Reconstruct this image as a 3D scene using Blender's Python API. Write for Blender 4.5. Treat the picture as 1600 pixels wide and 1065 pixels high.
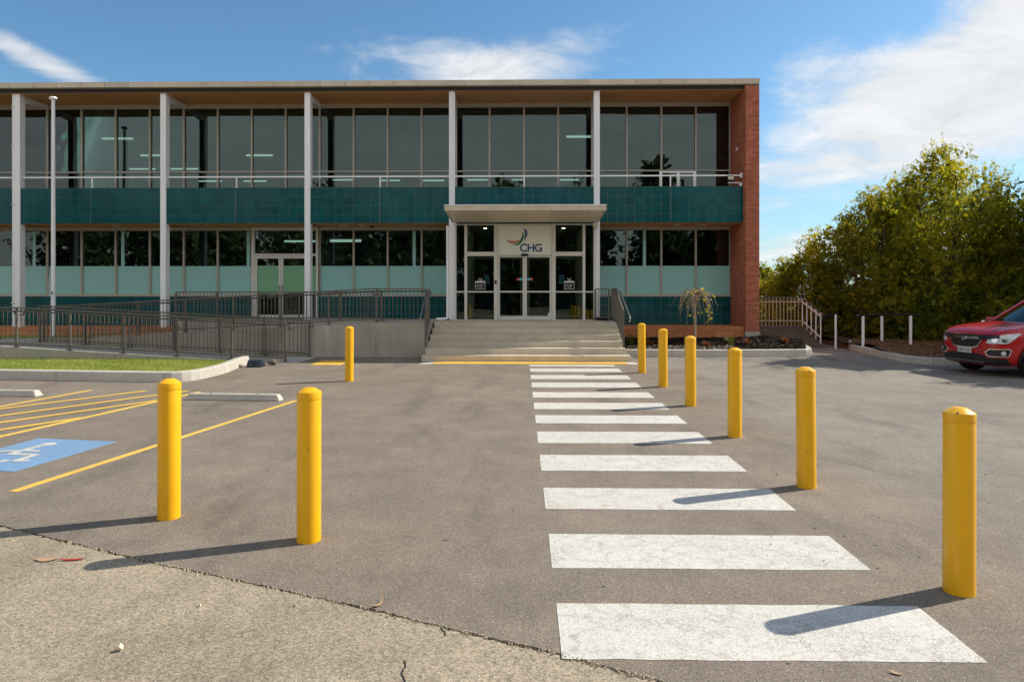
import bpy, bmesh, math, random
import numpy as np
from mathutils import Vector, Matrix
from mathutils.bvhtree import BVHTree
R = math.radians
scene = bpy.context.scene
for o in list(bpy.data.objects):
    bpy.data.objects.remove(o)
COL = scene.collection
rng = random.Random(7)

# ------------------------------------------------------------------ camera
cam_d = bpy.data.cameras.new('camera')
cam = bpy.data.objects.new('camera', cam_d)
COL.objects.link(cam)
cam_d.sensor_width = 36.0
cam_d.lens = 24.0
cam_d.shift_y = -0.0478
cam_d.clip_start = 0.05
cam_d.clip_end = 3000
cam.location = (0, 0, 1.75)
cam.rotation_euler = (R(90), 0, R(1.074))
scene.camera = cam

# ------------------------------------------------------------------ world: sky with thin cloud
SUN_EL, SUN_AZ = 39.0, 20.8           # elevation; azimuth measured from +X towards +Y
SKY_STRENGTH = 0.08
world = bpy.data.worlds.new('World')
scene.world = world
world.use_nodes = True
nt = world.node_tree
nt.nodes.clear()


class NG:
    """small node-graph helper"""
    def __init__(s, tree):
        s.t = tree

    def n(s, typ, **kw):
        nd = s.t.nodes.new(typ)
        for k, v in kw.items():
            setattr(nd, k, v)
        return nd

    def set(s, sock, v):
        if isinstance(v, bpy.types.NodeSocket):
            s.t.links.new(v, sock)
        elif isinstance(v, (tuple, list)) and len(v) == 3 and sock.type == 'RGBA':
            sock.default_value = (*v, 1)
        else:
            sock.default_value = v

    def math(s, op, a, b=0.0, c=None, clamp=False):
        nd = s.n('ShaderNodeMath', operation=op, use_clamp=clamp)
        s.set(nd.inputs[0], a)
        s.set(nd.inputs[1], b)
        if c is not None:
            s.set(nd.inputs[2], c)
        return nd.outputs[0]

    def vec(s, op, a, b=(0, 0, 0), scale=None):
        nd = s.n('ShaderNodeVectorMath', operation=op)
        s.set(nd.inputs[0], a)
        s.set(nd.inputs[1], b)
        if scale is not None:
            s.set(nd.inputs['Scale'], scale)
        return nd.outputs['Value'] if op in ('DOT_PRODUCT', 'LENGTH', 'DISTANCE') else nd.outputs[0]

    def noise(s, vec, scale, detail=4, rough=0.55, dist=0.0, color=False):
        nd = s.n('ShaderNodeTexNoise')
        s.set(nd.inputs['Vector'], vec)
        nd.inputs['Scale'].default_value = scale
        nd.inputs['Detail'].default_value = detail
        nd.inputs['Roughness'].default_value = rough
        nd.inputs['Distortion'].default_value = dist
        return nd.outputs['Color' if color else 'Fac']

    def maprange(s, v, a, b, c, d, smooth=False):
        nd = s.n('ShaderNodeMapRange')
        if smooth:
            nd.interpolation_type = 'SMOOTHSTEP'
        s.set(nd.inputs[0], v)
        for i, x in enumerate((a, b, c, d)):
            s.set(nd.inputs[i + 1], x)
        return nd.outputs[0]

    def mix(s, f, a, b, blend='MIX'):
        nd = s.n('ShaderNodeMix', data_type='RGBA', blend_type=blend)
        s.set(nd.inputs[0], f)
        s.set(nd.inputs[6], a)
        s.set(nd.inputs[7], b)
        return nd.outputs[2]


g = NG(nt)
sky = g.n('ShaderNodeTexSky', sky_type='NISHITA')
sky.sun_disc = False
sky.sun_elevation = R(SUN_EL)
sky.sun_rotation = R(90 - SUN_AZ)
sky.air_density = 1.0
sky.dust_density = 0.6
sky.ozone_density = 2.2
tc = g.n('ShaderNodeTexCoord')
d = g.vec('NORMALIZE', tc.outputs['Generated'])
sep = g.n('ShaderNodeSeparateXYZ')
g.set(sep.inputs[0], d)
zc = g.math('ADD', g.math('MAXIMUM', sep.outputs[2], 0.0), 0.16)
pl = g.n('ShaderNodeCombineXYZ')
g.set(pl.inputs[0], g.math('DIVIDE', sep.outputs[0], zc))
g.set(pl.inputs[1], g.math('DIVIDE', sep.outputs[1], zc))
mp = g.n('ShaderNodeMapping')
mp.inputs['Rotation'].default_value = (0, 0, R(-28))
mp.inputs['Scale'].default_value = (1.0, 2.1, 1)
g.set(mp.inputs[0], pl.outputs[0])
n1 = g.noise(mp.outputs[0], 0.9, 7, 0.62, 0.35)
n2 = g.noise(pl.outputs[0], 3.2, 8, 0.66, 0.6)
fb = g.math('ADD', g.math('MULTIPLY', n1, 0.52), g.math('MULTIPLY', n2, 0.48))


def sky_dir(px, py):                        # direction of a cloud bank (azimuth from +Y, elevation), degrees
    a, e = R(px), R(py)
    return Vector((math.sin(a) * math.cos(e), math.cos(a) * math.cos(e), math.sin(e)))


# named cloud banks: (azimuth, elevation, half width, half height, roll, weight)
BANKS = [(33, 13.2, 16, 4.4, 13, .40), (37, 19.0, 11, 5.0, 30, .28), (22, 16.0, 4.5, 2.6, 10, .16), (22.5, 3.2, 6, 1.2, 4, .32), (-2.7, 17.6, 8.5, 2.6, 4, .36),
         (-36.0, 15.7, 5.5, 1.05, -21, .34), (16.3, 24, 0.8, 1.2, 0, .17),
         (62, 14, 18, 8, 10, .22), (100, 20, 25, 9, 0, .2), (-75, 14, 22, 6, 0, .2),
         (180, 22, 89, 27, 0, .75), (150, 48, 40, 14, 10, .25), (215, 45, 40, 14, -10, .25)]  # wide rear bank, mirrored in the windows, weighted up to brighten the shaded facade
tot = None
for az, el, hw, hh, roll, wgt in BANKS:
    c0 = sky_dir(az, el)
    ux = Vector((math.cos(R(az)), -math.sin(R(az)), 0))
    uy = c0.cross(ux) * -1
    if uy.z < 0:
        uy = -uy
    cr, sr = math.cos(R(roll)), math.sin(R(roll))
    e1, e2 = ux * cr + uy * sr, uy * cr - ux * sr
    a = g.math('DIVIDE', g.vec('DOT_PRODUCT', d, tuple(e1)), math.sin(R(min(hw, 89))))
    b = g.math('DIVIDE', g.vec('DOT_PRODUCT', d, tuple(e2)), math.sin(R(hh)))
    r2 = g.math('ADD', g.math('MULTIPLY', a, a), g.math('MULTIPLY', b, b))
    m = g.math('EXPONENT', g.math('MULTIPLY', r2, -0.9))
    front = g.math('GREATER_THAN', g.vec('DOT_PRODUCT', d, tuple(c0)), 0.0)
    m = g.math('MULTIPLY', g.math('MULTIPLY', m, front), wgt)
    tot = m if tot is None else g.math('ADD', tot, m)
dens = g.maprange(g.math('ADD', fb, tot), 0.60, 0.92, 0.0, 0.94, True)
up = g.maprange(sep.outputs[2], -0.01, 0.03, 0.0, 1.0)
dens = g.math('MULTIPLY', dens, up)
shade = g.maprange(n2, 0.3, 0.75, 0.80, 1.06)
cloud = g.vec('SCALE', (6.9, 6.9, 6.9), scale=shade)
hz = g.maprange(sep.outputs[2], 0.0, 0.30, 0.30, 0.0, True)
skyc = g.mix(1.0, sky.outputs[0], (0.67, 0.93, 1.02), 'MULTIPLY')
skyc = g.mix(hz, skyc, (3.9, 5.0, 6.0))
bg = g.n('ShaderNodeBackground')
g.set(bg.inputs[0], g.mix(dens, skyc, cloud))
bg.inputs[1].default_value = SKY_STRENGTH
wo = g.n('ShaderNodeOutputWorld')
nt.links.new(bg.outputs[0], wo.inputs[0])

# ------------------------------------------------------------------ sun, exposure
sd = bpy.data.lights.new('sun', 'SUN')
sd.energy = 3.5
sd.angle = R(0.5)
sd.color = (1.0, 0.93, 0.82)
sun = bpy.data.objects.new('sun', sd)
COL.objects.link(sun)
sv = Vector((math.cos(R(SUN_AZ)) * math.cos(R(SUN_EL)), math.sin(R(SUN_AZ)) * math.cos(R(SUN_EL)), math.sin(R(SUN_EL))))
sun.rotation_euler = (-sv).to_track_quat('-Z', 'Y').to_euler()
sun.location = (20, 10, 30)
scene.view_settings.view_transform = 'Standard'
scene.view_settings.look = 'None'
scene.view_settings.gamma = 1.0
scene.view_settings.use_curve_mapping = False
scene.view_settings.exposure = 0.80
scene.render.engine = 'CYCLES'
scene.cycles.use_denoising = True
scene.cycles.max_bounces = 7
scene.cycles.diffuse_bounces = 3
scene.cycles.glossy_bounces = 4
scene.cycles.transparent_max_bounces = 12
scene.cycles.caustics_reflective = False
scene.cycles.caustics_refractive = False


# ------------------------------------------------------------------ materials
def new_mat(name):
    m = bpy.data.materials.new(name)
    m.use_nodes = True
    m.node_tree.nodes.clear()
    return m, NG(m.node_tree)


def finish(m, k, surf):
    out = k.n('ShaderNodeOutputMaterial')
    m.node_tree.links.new(surf, out.inputs[0])
    return m


def principled(k, color, rough=0.6, spec=0.5, metal=0.0, coat=0.0, normal=None, emis=None, emis_s=0.0):
    p = k.n('ShaderNodeBsdfPrincipled')
    k.set(p.inputs['Base Color'], color)
    k.set(p.inputs['Roughness'], rough)
    p.inputs['Specular IOR Level'].default_value = spec
    p.inputs['Metallic'].default_value = metal
    p.inputs['Coat Weight'].default_value = coat
    p.inputs['Coat Roughness'].default_value = 0.06
    if normal is not None:
        k.set(p.inputs['Normal'], normal)
    if emis:
        k.set(p.inputs['Emission Color'], emis)
        p.inputs['Emission Strength'].default_value = emis_s
    return p.outputs[0]


def pos(k, stretch=None):
    p = k.n('ShaderNodeNewGeometry').outputs['Position']
    if stretch:
        p = k.vec('MULTIPLY', p, stretch)
    return p


def varied(k, base, layers, rand=0.0, tint=0.0):
    """base colour times noise layers (scale, amount, stretch), object random and a per-face random"""
    c = base
    for ly in layers:
        sc_, am = ly[0], ly[1]
        st = ly[2] if len(ly) > 2 else None
        n = k.noise(pos(k, st), sc_, 4, 0.6)
        f = k.maprange(n, 0.28, 0.72, 1 - am, 1 + am)
        c = k.vec('SCALE', c, scale=f)
    if rand:
        oi = k.n('ShaderNodeObjectInfo')
        c = k.vec('SCALE', c, scale=k.maprange(oi.outputs['Random'], 0, 1, 1 - rand, 1 + rand))
    if tint:
        at = k.n('ShaderNodeAttribute', attribute_name='tint')
        c = k.vec('SCALE', c, scale=k.maprange(at.outputs['Fac'], 0, 1, 1 - tint, 1 + tint))
    return c


def bump(k, layers, dist=0.01):
    n = None
    for ly in layers:
        x = k.noise(pos(k, ly[2] if len(ly) > 2 else None), ly[0], 5, 0.6)
        b = k.n('ShaderNodeBump')
        b.inputs['Strength'].default_value = ly[1]
        b.inputs['Distance'].default_value = dist
        k.set(b.inputs['Height'], x)
        if n is not None:
            k.set(b.inputs['Normal'], n)
        n = b.outputs[0]
    return n


def M(name, base, rough=0.6, spec=0.5, metal=0.0, coat=0.0, layers=(), rand=0.0, tint=0.0, bumps=(), bdist=0.01):
    m, k = new_mat(name)
    c = varied(k, base, layers, rand, tint) if (layers or rand or tint) else base
    nrm = bump(k, bumps, bdist) if bumps else None
    return finish(m, k, principled(k, c, rough, spec, metal, coat, nrm))


def asphalt(name, base, grey, stones, big):
    m, k = new_mat(name)
    p = pos(k)
    # the newer, greyer laid strip on the right of the bollards
    sp = k.n('ShaderNodeSeparateXYZ')
    k.set(sp.inputs[0], p)
    edge = k.math('ADD', sp.outputs[0], k.maprange(k.noise(p, 0.7, 4), 0.3, 0.7, -0.5, 0.5))
    edge = k.math('ADD', edge, k.math('MULTIPLY', sp.outputs[1], 0.0))
    f = k.maprange(edge, 2.6, 4.2, 0.0, 1.0, True)
    c = k.mix(f, base, grey)
    for sc_, am in ((0.16, 0.08), (0.55, 0.12), (2.2, 0.08), (9.0, 0.06)):
        c = k.vec('SCALE', c, scale=k.maprange(k.noise(p, sc_, 4, 0.6), 0.3, 0.7, 1 - am, 1 + am))
    # darker worn scuffs along the travelled strip
    st = k.noise(k.vec('MULTIPLY', p, (0.9, 0.28, 1)), 1.1, 5, 0.62, 0.6)
    c = k.vec('SCALE', c, scale=k.maprange(st, 0.50, 0.72, 1.04, 0.74, True))
    # aggregate stones
    vo = k.n('ShaderNodeTexVoronoi')
    k.set(vo.inputs['Vector'], p)
    vo.inputs['Scale'].default_value = stones
    sh = k.n('ShaderNodeSeparateColor')
    k.set(sh.inputs[0], vo.outputs['Color'])
    c = k.vec('SCALE', c, scale=k.maprange(sh.outputs[0], 0, 1, 1 - big, 1 + big))
    c = k.mix(k.maprange(sh.outputs[1], 0.0, 1.0, 0, 0.22), c, k.vec('MULTIPLY', c, (1.18, 1.0, 0.78)))
    pale_chip = k.math('GREATER_THAN', sh.outputs[2], 0.975)
    c = k.mix(k.math('MULTIPLY', pale_chip, 0.55), c, (0.5, 0.48, 0.42))
    dark = k.math('LESS_THAN', sh.outputs[2], 0.10)
    c = k.mix(k.math('MULTIPLY', dark, 0.45), c, (0.035, 0.033, 0.03))
    c = k.vec('SCALE', c, scale=k.maprange(k.noise(p, stones * 0.35, 3, 0.7), 0.3, 0.7, 0.88, 1.12))
    hgt = k.math('SUBTRACT', 1.0, vo.outputs['Distance'])
    b = k.n('ShaderNodeBump')
    b.inputs['Strength'].default_value = 0.55
    b.inputs['Distance'].default_value = 0.004
    k.set(b.inputs['Height'], hgt)
    b2 = k.n('ShaderNodeBump')
    b2.inputs['Strength'].default_value = 0.25
    b2.inputs['Distance'].default_value = 0.02
    k.set(b2.inputs['Height'], k.noise(p, 7, 4))
    k.set(b2.inputs['Normal'], b.outputs[0])
    return finish(m, k, principled(k, c, 0.92, 0.25, normal=b2.outputs[0]))


def road_paint(name, base, under, wear=0.60, cracks=True):
    m, k = new_mat(name)
    p = pos(k)
    c = base
    for sc_, am in ((1.3, 0.05), (14, 0.05), (120, 0.05)):
        c = k.vec('SCALE', c, scale=k.maprange(k.noise(p, sc_, 4), 0.3, 0.7, 1 - am, 1 + am))
    w = k.noise(p, 210, 3, 0.8)
    wl = k.math('ADD', w, k.maprange(k.noise(p, 2.6, 4), 0.35, 0.75, -0.10, 0.10))
    c = k.mix(k.maprange(wl, wear, wear + 0.1, 0, 0.8), c, under)
    c = k.mix(k.maprange(k.math('ADD', k.noise(p, 95, 4, 0.85), k.maprange(k.noise(p, 1.4, 3), .3, .7, -.05, .06)), 0.50, 0.68, 0.0, 0.50), c, under)
    if cracks:
        warp = k.vec('ADD', p, k.vec('SCALE', k.vec('SUBTRACT', k.noise(p, 5.5, 6, 0.75, color=True), (.5, .5, .5)), scale=0.30))
        vo = k.n('ShaderNodeTexVoronoi', feature='DISTANCE_TO_EDGE')
        k.set(vo.inputs['Vector'], k.vec('MULTIPLY', warp, (0.6, 1.3, 1)))
        vo.inputs['Scale'].default_value = 4.6
        gate = k.maprange(k.noise(p, 2.3, 4), 0.34, 0.46, 0.15, 1.0)
        cr = k.math('MULTIPLY', k.maprange(vo.outputs['Distance'], 0.002, 0.024, 1.0, 0.0), gate)
        c = k.mix(k.math('MULTIPLY', cr, 0.62), c, under)
        warp2 = k.vec('ADD', p, k.vec('SCALE', k.vec('SUBTRACT', k.noise(p, 14, 5, 0.7, color=True), (.5, .5, .5)), scale=0.13))
        v2 = k.n('ShaderNodeTexVoronoi', feature='DISTANCE_TO_EDGE')
        k.set(v2.inputs['Vector'], k.vec('MULTIPLY', warp2, (0.8, 1.2, 1)))
        v2.inputs['Scale'].default_value = 12.0
        g2 = k.maprange(k.noise(p, 3.1, 4), 0.46, 0.60, 0.0, 1.0)
        c = k.mix(k.math('MULTIPLY', k.math('MULTIPLY', k.maprange(v2.outputs['Distance'], 0.004, 0.05, 1.0, 0.0), g2), 0.42), c, under)
        # the stones of the asphalt show through the film of paint
        v3 = k.n('ShaderNodeTexVoronoi')
        k.set(v3.inputs['Vector'], p)
        v3.inputs['Scale'].default_value = 150.0
        s3 = k.n('ShaderNodeSeparateColor')
        k.set(s3.inputs[0], v3.outputs['Color'])
        thin = k.maprange(k.noise(p, 1.9, 5, 0.65), 0.35, 0.68, 0.80, 0.97)
        c = k.mix(k.math('MULTIPLY', k.math('SUBTRACT', 1.0, k.math('LESS_THAN', s3.outputs[0], thin)), 0.42), c, under)
    return finish(m, k, principled(k, c, 0.75, 0.3, normal=bump(k, [(160, 0.25)], 0.004)))


def glass(name, tint, ior=1.75, rough=0.0, fac_min=0.0):
    m, k = new_mat(name)
    fr = k.n('ShaderNodeFresnel')
    fr.inputs['IOR'].default_value = ior
    tr = k.n('ShaderNodeBsdfTransparent')
    k.set(tr.inputs[0], tint)
    gl = k.n('ShaderNodeBsdfGlossy')
    gl.inputs['Roughness'].default_value = rough
    gl.inputs['Color'].default_value = (0.82, 0.97, 0.96, 1)
    # a little pane-to-pane waviness, as float glass has
    oi = k.n('ShaderNodeObjectInfo')
    wv = k.n('ShaderNodeBump')
    wv.inputs['Strength'].default_value = 0.09
    wv.inputs['Distance'].default_value = 0.02
    k.set(wv.inputs['Height'], k.noise(k.vec('ADD', pos(k), k.vec('SCALE', (3.0, 7.0, 5.0), scale=oi.outputs['Random'])), 0.9, 2))
    wn = k.n('ShaderNodeTexWhiteNoise', noise_dimensions='1D')
    k.set(wn.inputs['W'], oi.outputs['Random'])
    tilt = k.vec('SCALE', k.vec('SUBTRACT', wn.outputs['Color'], (.5, .5, .5)), scale=0.012)
    k.set(gl.inputs['Normal'], k.vec('NORMALIZE', k.vec('ADD', wv.outputs[0], tilt)))
    mx = k.n('ShaderNodeMixShader')
    k.set(mx.inputs[0], fr.outputs[0])
    m.node_tree.links.new(tr.outputs[0], mx.inputs[1])
    m.node_tree.links.new(gl.outputs[0], mx.inputs[2])
    return finish(m, k, mx.outputs[0])


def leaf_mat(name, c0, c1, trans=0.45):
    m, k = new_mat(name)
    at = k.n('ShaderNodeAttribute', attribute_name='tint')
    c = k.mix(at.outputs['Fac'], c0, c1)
    pr = principled(k, c, 0.55, 0.35)
    t = k.n('ShaderNodeBsdfTranslucent')
    k.set(t.inputs[0], k.vec('MULTIPLY', c, (1.5, 1.35, 0.7)))
    mx = k.n('ShaderNodeMixShader')
    mx.inputs[0].default_value = trans
    m.node_tree.links.new(pr, mx.inputs[1])
    m.node_tree.links.new(t.outputs[0], mx.inputs[2])
    return finish(m, k, mx.outputs[0])


def emit_mat(name, c, s):
    m, k = new_mat(name)
    e = k.n('ShaderNodeEmission')
    k.set(e.inputs[0], c)
    e.inputs[1].default_value = s
    return finish(m, k, e.outputs[0])


ASPH = asphalt('asphalt', (0.204, 0.172, 0.138), (0.230, 0.206, 0.175), 190, 0.26)
OLD = asphalt('old_asphalt', (0.315, 0.265, 0.195), (0.29, 0.25, 0.19), 115, 0.36)
TAR = M('tar', (0.02, 0.019, 0.018), 0.9)
WHITE_PAINT = road_paint('white_road_paint', (0.61, 0.59, 0.54), (0.20, 0.16, 0.12))
YEL_PAINT = road_paint('yellow_road_paint', (0.74, 0.47, 0.085), (0.25, 0.19, 0.12), 0.66, False)
BLUE_PAINT = road_paint('blue_road_paint', (0.17, 0.30, 0.47), (0.20, 0.19, 0.18), 0.60, False)
TACT = M('yellow_tactile', (0.74, 0.44, 0.07), 0.7, layers=((3, .08), (40, .08)))
def enamel():
    m, k = new_mat('yellow_enamel')
    tcn = k.n('ShaderNodeTexCoord').outputs['Object']
    oi = k.n('ShaderNodeObjectInfo')
    p = k.vec('ADD', tcn, k.vec('SCALE', (13.0, 7.0, 5.0), scale=oi.outputs['Random']))
    c = (0.86, 0.44, 0.003)
    for sc_, am, st in ((1.2, .05, (1, 1, 1)), (9, .04, (1, 1, 1)), (3, .05, (2, 2, .25))):
        c = k.vec('SCALE', c, scale=k.maprange(k.noise(k.vec('MULTIPLY', p, st), sc_, 4, .6), .28, .72, 1 - am, 1 + am))
    # knocks and rubbed scuffs
    sc1 = k.maprange(k.noise(k.vec('MULTIPLY', p, (7, 7, 26)), 1.0, 5, .7), .66, .74, 0, .55)
    c = k.mix(sc1, c, (0.30, 0.17, 0.03))
    sc2 = k.maprange(k.noise(k.vec('MULTIPLY', p, (30, 30, 12)), 1.0, 3, .6), .72, .76, 0, .7)
    c = k.mix(sc2, c, (0.12, 0.10, 0.07))
    b = k.n('ShaderNodeBump')
    b.inputs['Strength'].default_value = .05
    b.inputs['Distance'].default_value = .01
    k.set(b.inputs['Height'], k.noise(p, 8, 3))
    return finish(m, k, principled(k, c, k.maprange(k.noise(p, 5, 4), .3, .7, .26, .42), 0.5, coat=0.08, normal=b.outputs[0]))


BOLLARD = enamel()
CONC = M('concrete', (0.40, 0.37, 0.32), 0.85, 0.3, layers=((0.7, .10), (5, .10), (60, .07)), rand=0.05, bumps=((50, .12),))
KERB = M('kerb_concrete', (0.50, 0.47, 0.41), 0.85, 0.3, layers=((1.1, .10), (7, .08), (70, .07)), rand=0.06, bumps=((60, .15),))
STEPC = M('step_concrete', (0.54, 0.475, 0.37), 0.85, 0.3, layers=((0.9, .10), (6, .09), (70, .08)), rand=0.05, bumps=((60, .12),))
WALLC = M('wall_concrete', (0.40, 0.365, 0.315), 0.88, 0.3, layers=((0.5, .12), (2.4, .14, (1, 1, .35)), (3.0, .12, (1.6, 1, .12)), (40, .06)), bumps=((25, .1),))
DARKC = M('old_concrete', (0.135, 0.112, 0.085), 0.9, 0.3, layers=((1.5, .2), (9, .15), (70, .1)), bumps=((40, .2),))
WHITE = M('white_steel', (0.84, 0.84, 0.86), 0.42, 0.5, layers=((1.2, .03), (8, .02), (5, .05, (1.5, 1.5, .06))))
ALU = M('tan_aluminium', (0.42, 0.385, 0.325), 0.45, 0.5, layers=((2, .05),))
SILVER = M('silver_aluminium', (0.62, 0.61, 0.57), 0.4, 0.5, layers=((2, .04),))
FASC = M('fascia_metal', (0.56, 0.485, 0.38), 0.5, 0.5, layers=((1.5, .06), (14, .04), (3.2, .08, (1, 1, .1))), rand=0.07)
SOFF = M('timber_soffit', (0.54, 0.285, 0.125), 0.7, 0.3, layers=((1.2, .08), (20, .08, (.2, 1, 1))))
CSOFF = M('canopy_soffit', (0.66, 0.58, 0.46), 0.45, 0.5, rand=0.04, layers=((2, .04),))
DARK = M('near_black', (0.03, 0.028, 0.026), 0.8)
TILE = M('teal_glazed_tile', (0.003, 0.078, 0.088), 0.16, 0.24, layers=((0.5, .18), (3, .08)), rand=0.13, bumps=((5, .06),))
GROUT = M('tile_grout', (0.30, 0.32, 0.28), 0.9)
BRICK = M('red_brick', (0.44, 0.145, 0.085), 0.85, 0.25, layers=((0.6, .07), (14, .10), (90, .10)), tint=0.20, bumps=((70, .2),))
MORTAR = M('mortar', (0.17, 0.095, 0.07), 0.95, layers=((30, .1),))
TERRA = M('terracotta', (0.52, 0.20, 0.085), 0.8, 0.3, layers=((0.8, .10), (10, .10)), rand=0.12, bumps=((40, .15),))
FILM = M('frosted_teal_film', (0.30, 0.575, 0.555), 0.22, 0.5, layers=((0.5, .03),))
FILMG = M('frosted_green_film', (0.20, 0.44, 0.26), 0.22, 0.5, layers=((0.5, .03),))
GLASS = glass('window_glass', (0.38, 0.50, 0.46), 1.78)
CLEAR = glass('clear_glass', (0.72, 0.80, 0.74), 1.45)
RAIL = M('charcoal_rail', (0.12, 0.106, 0.09), 0.45, 0.5, layers=((3, .08),))
STEEL = M('handrail_steel', (0.35, 0.35, 0.34), 0.3, 0.5, metal=0.8)
BLACK = M('black_plastic', (0.015, 0.015, 0.015), 0.6, 0.2)
INNER = M('interior_wall', (0.30, 0.34, 0.31), 0.9)
INCEIL = M('interior_ceiling', (0.38, 0.42, 0.38), 0.9)
CARPET = M('carpet', (0.09, 0.09, 0.09), 0.95)
LAMP = emit_mat('lamp_tube', (1.0, 1.0, 0.95), 1.0)
SPOT = emit_mat('downlight', (1.0, 0.93, 0.75), 5.0)
SIGN = M('sign_white', (0.76, 0.79, 0.69), 0.3, 0.5)
NAVY = M('sign_blue', (0.005, 0.045, 0.20), 0.4)
LBLUE = M('logo_blue', (0.05, 0.10, 0.25), 0.4)
LGREEN = M('logo_green', (0.01, 0.15, 0.055), 0.4)
LORANGE = M('logo_orange', (0.52, 0.12, 0.03), 0.4)
STK_W = M('decal_white', (0.75, 0.75, 0.75), 0.5)
STK_B = M('decal_blue', (0.04, 0.16, 0.32), 0.5)
STK_P = M('decal_pale', (0.16, 0.28, 0.36), 0.5)
STK_R = M('decal_red', (0.55, 0.05, 0.07), 0.5)
STK_T = M('decal_teal', (0.10, 0.42, 0.45), 0.5)
SOIL = M('soil', (0.045, 0.032, 0.024), 0.95, layers=((3, .2), (25, .25)), bumps=((12, .6), (60, .6)), bdist=0.03)
BARK = M('bark_mulch', (0.026, 0.017, 0.012), 0.95, 0.08, tint=0.6)
DIRT = M('brown_litter', (0.15, 0.085, 0.045), 0.95, layers=((2, .2), (18, .3), (80, .25)), bumps=((9, .6), (50, .5)), bdist=0.03)
LITTER = M('leaf_litter', (0.15, 0.075, 0.035), 0.95, 0.1, tint=0.5)
TURF = M('turf_soil', (0.16, 0.21, 0.045), 0.95, layers=((2, .2), (25, .3)), bumps=((20, .5),))
GRASS = leaf_mat('grass_blade', (0.18, 0.26, 0.045), (0.46, 0.48, 0.15), 0.4)
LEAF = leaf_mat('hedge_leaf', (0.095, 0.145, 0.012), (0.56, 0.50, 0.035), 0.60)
GUM = leaf_mat('gum_leaf', (0.06, 0.085, 0.035), (0.16, 0.19, 0.08), 0.3)
YLEAF = leaf_mat('yellow_leaf', (0.34, 0.36, 0.02), (0.62, 0.58, 0.03), 0.45)
TUFT = leaf_mat('strappy_leaf', (0.06, 0.10, 0.02), (0.16, 0.14, 0.05), 0.35)
RUST = leaf_mat('rusty_leaf', (0.14, 0.04, 0.018), (0.24, 0.09, 0.035), 0.3)
WOOD = M('tree_bark', (0.10, 0.068, 0.046), 0.9, layers=((6, .25), (40, .2)), bumps=((20, .5),))
TWIG = M('pale_twig', (0.36, 0.28, 0.20), 0.85, layers=((10, .2),))
SHED = M('shed_cladding', (0.36, 0.42, 0.46), 0.5, layers=((1, .04),))
PEACH = M('peach_rail', (0.50, 0.42, 0.31), 0.5, layers=((2, .1),))
CARRED = M('car_red', (0.42, 0.005, 0.009), 0.28, 0.35, coat=0.5, layers=((1.0, .02),))
CHROME = M('chrome', (0.72, 0.72, 0.74), 0.12, 0.5, metal=1.0)
CARBLK = M('car_black_trim', (0.012, 0.012, 0.013), 0.45)
TYRE = M('tyre_rubber', (0.014, 0.014, 0.014), 0.85)
RIM = M('alloy', (0.50, 0.50, 0.52), 0.28, metal=0.9)
CARGL = glass('car_glass', (0.035, 0.05, 0.045), 1.5)
LENS = M('lamp_lens', (0.62, 0.64, 0.68), 0.10, 0.6, coat=0.6, layers=((14, .35),))
PLATE = M('number_plate', (0.62, 0.62, 0.60), 0.4)
NAVYBOX = M('navy_plastic', (0.014, 0.024, 0.05), 0.5)
STONE = M('loose_stone', (0.42, 0.36, 0.26), 0.9, layers=((30, .2),))
REDLEAF = M('red_leaf', (0.42, 0.03, 0.02), 0.6)
TANLEAF = M('tan_leaf', (0.42, 0.27, 0.15), 0.7)


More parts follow.
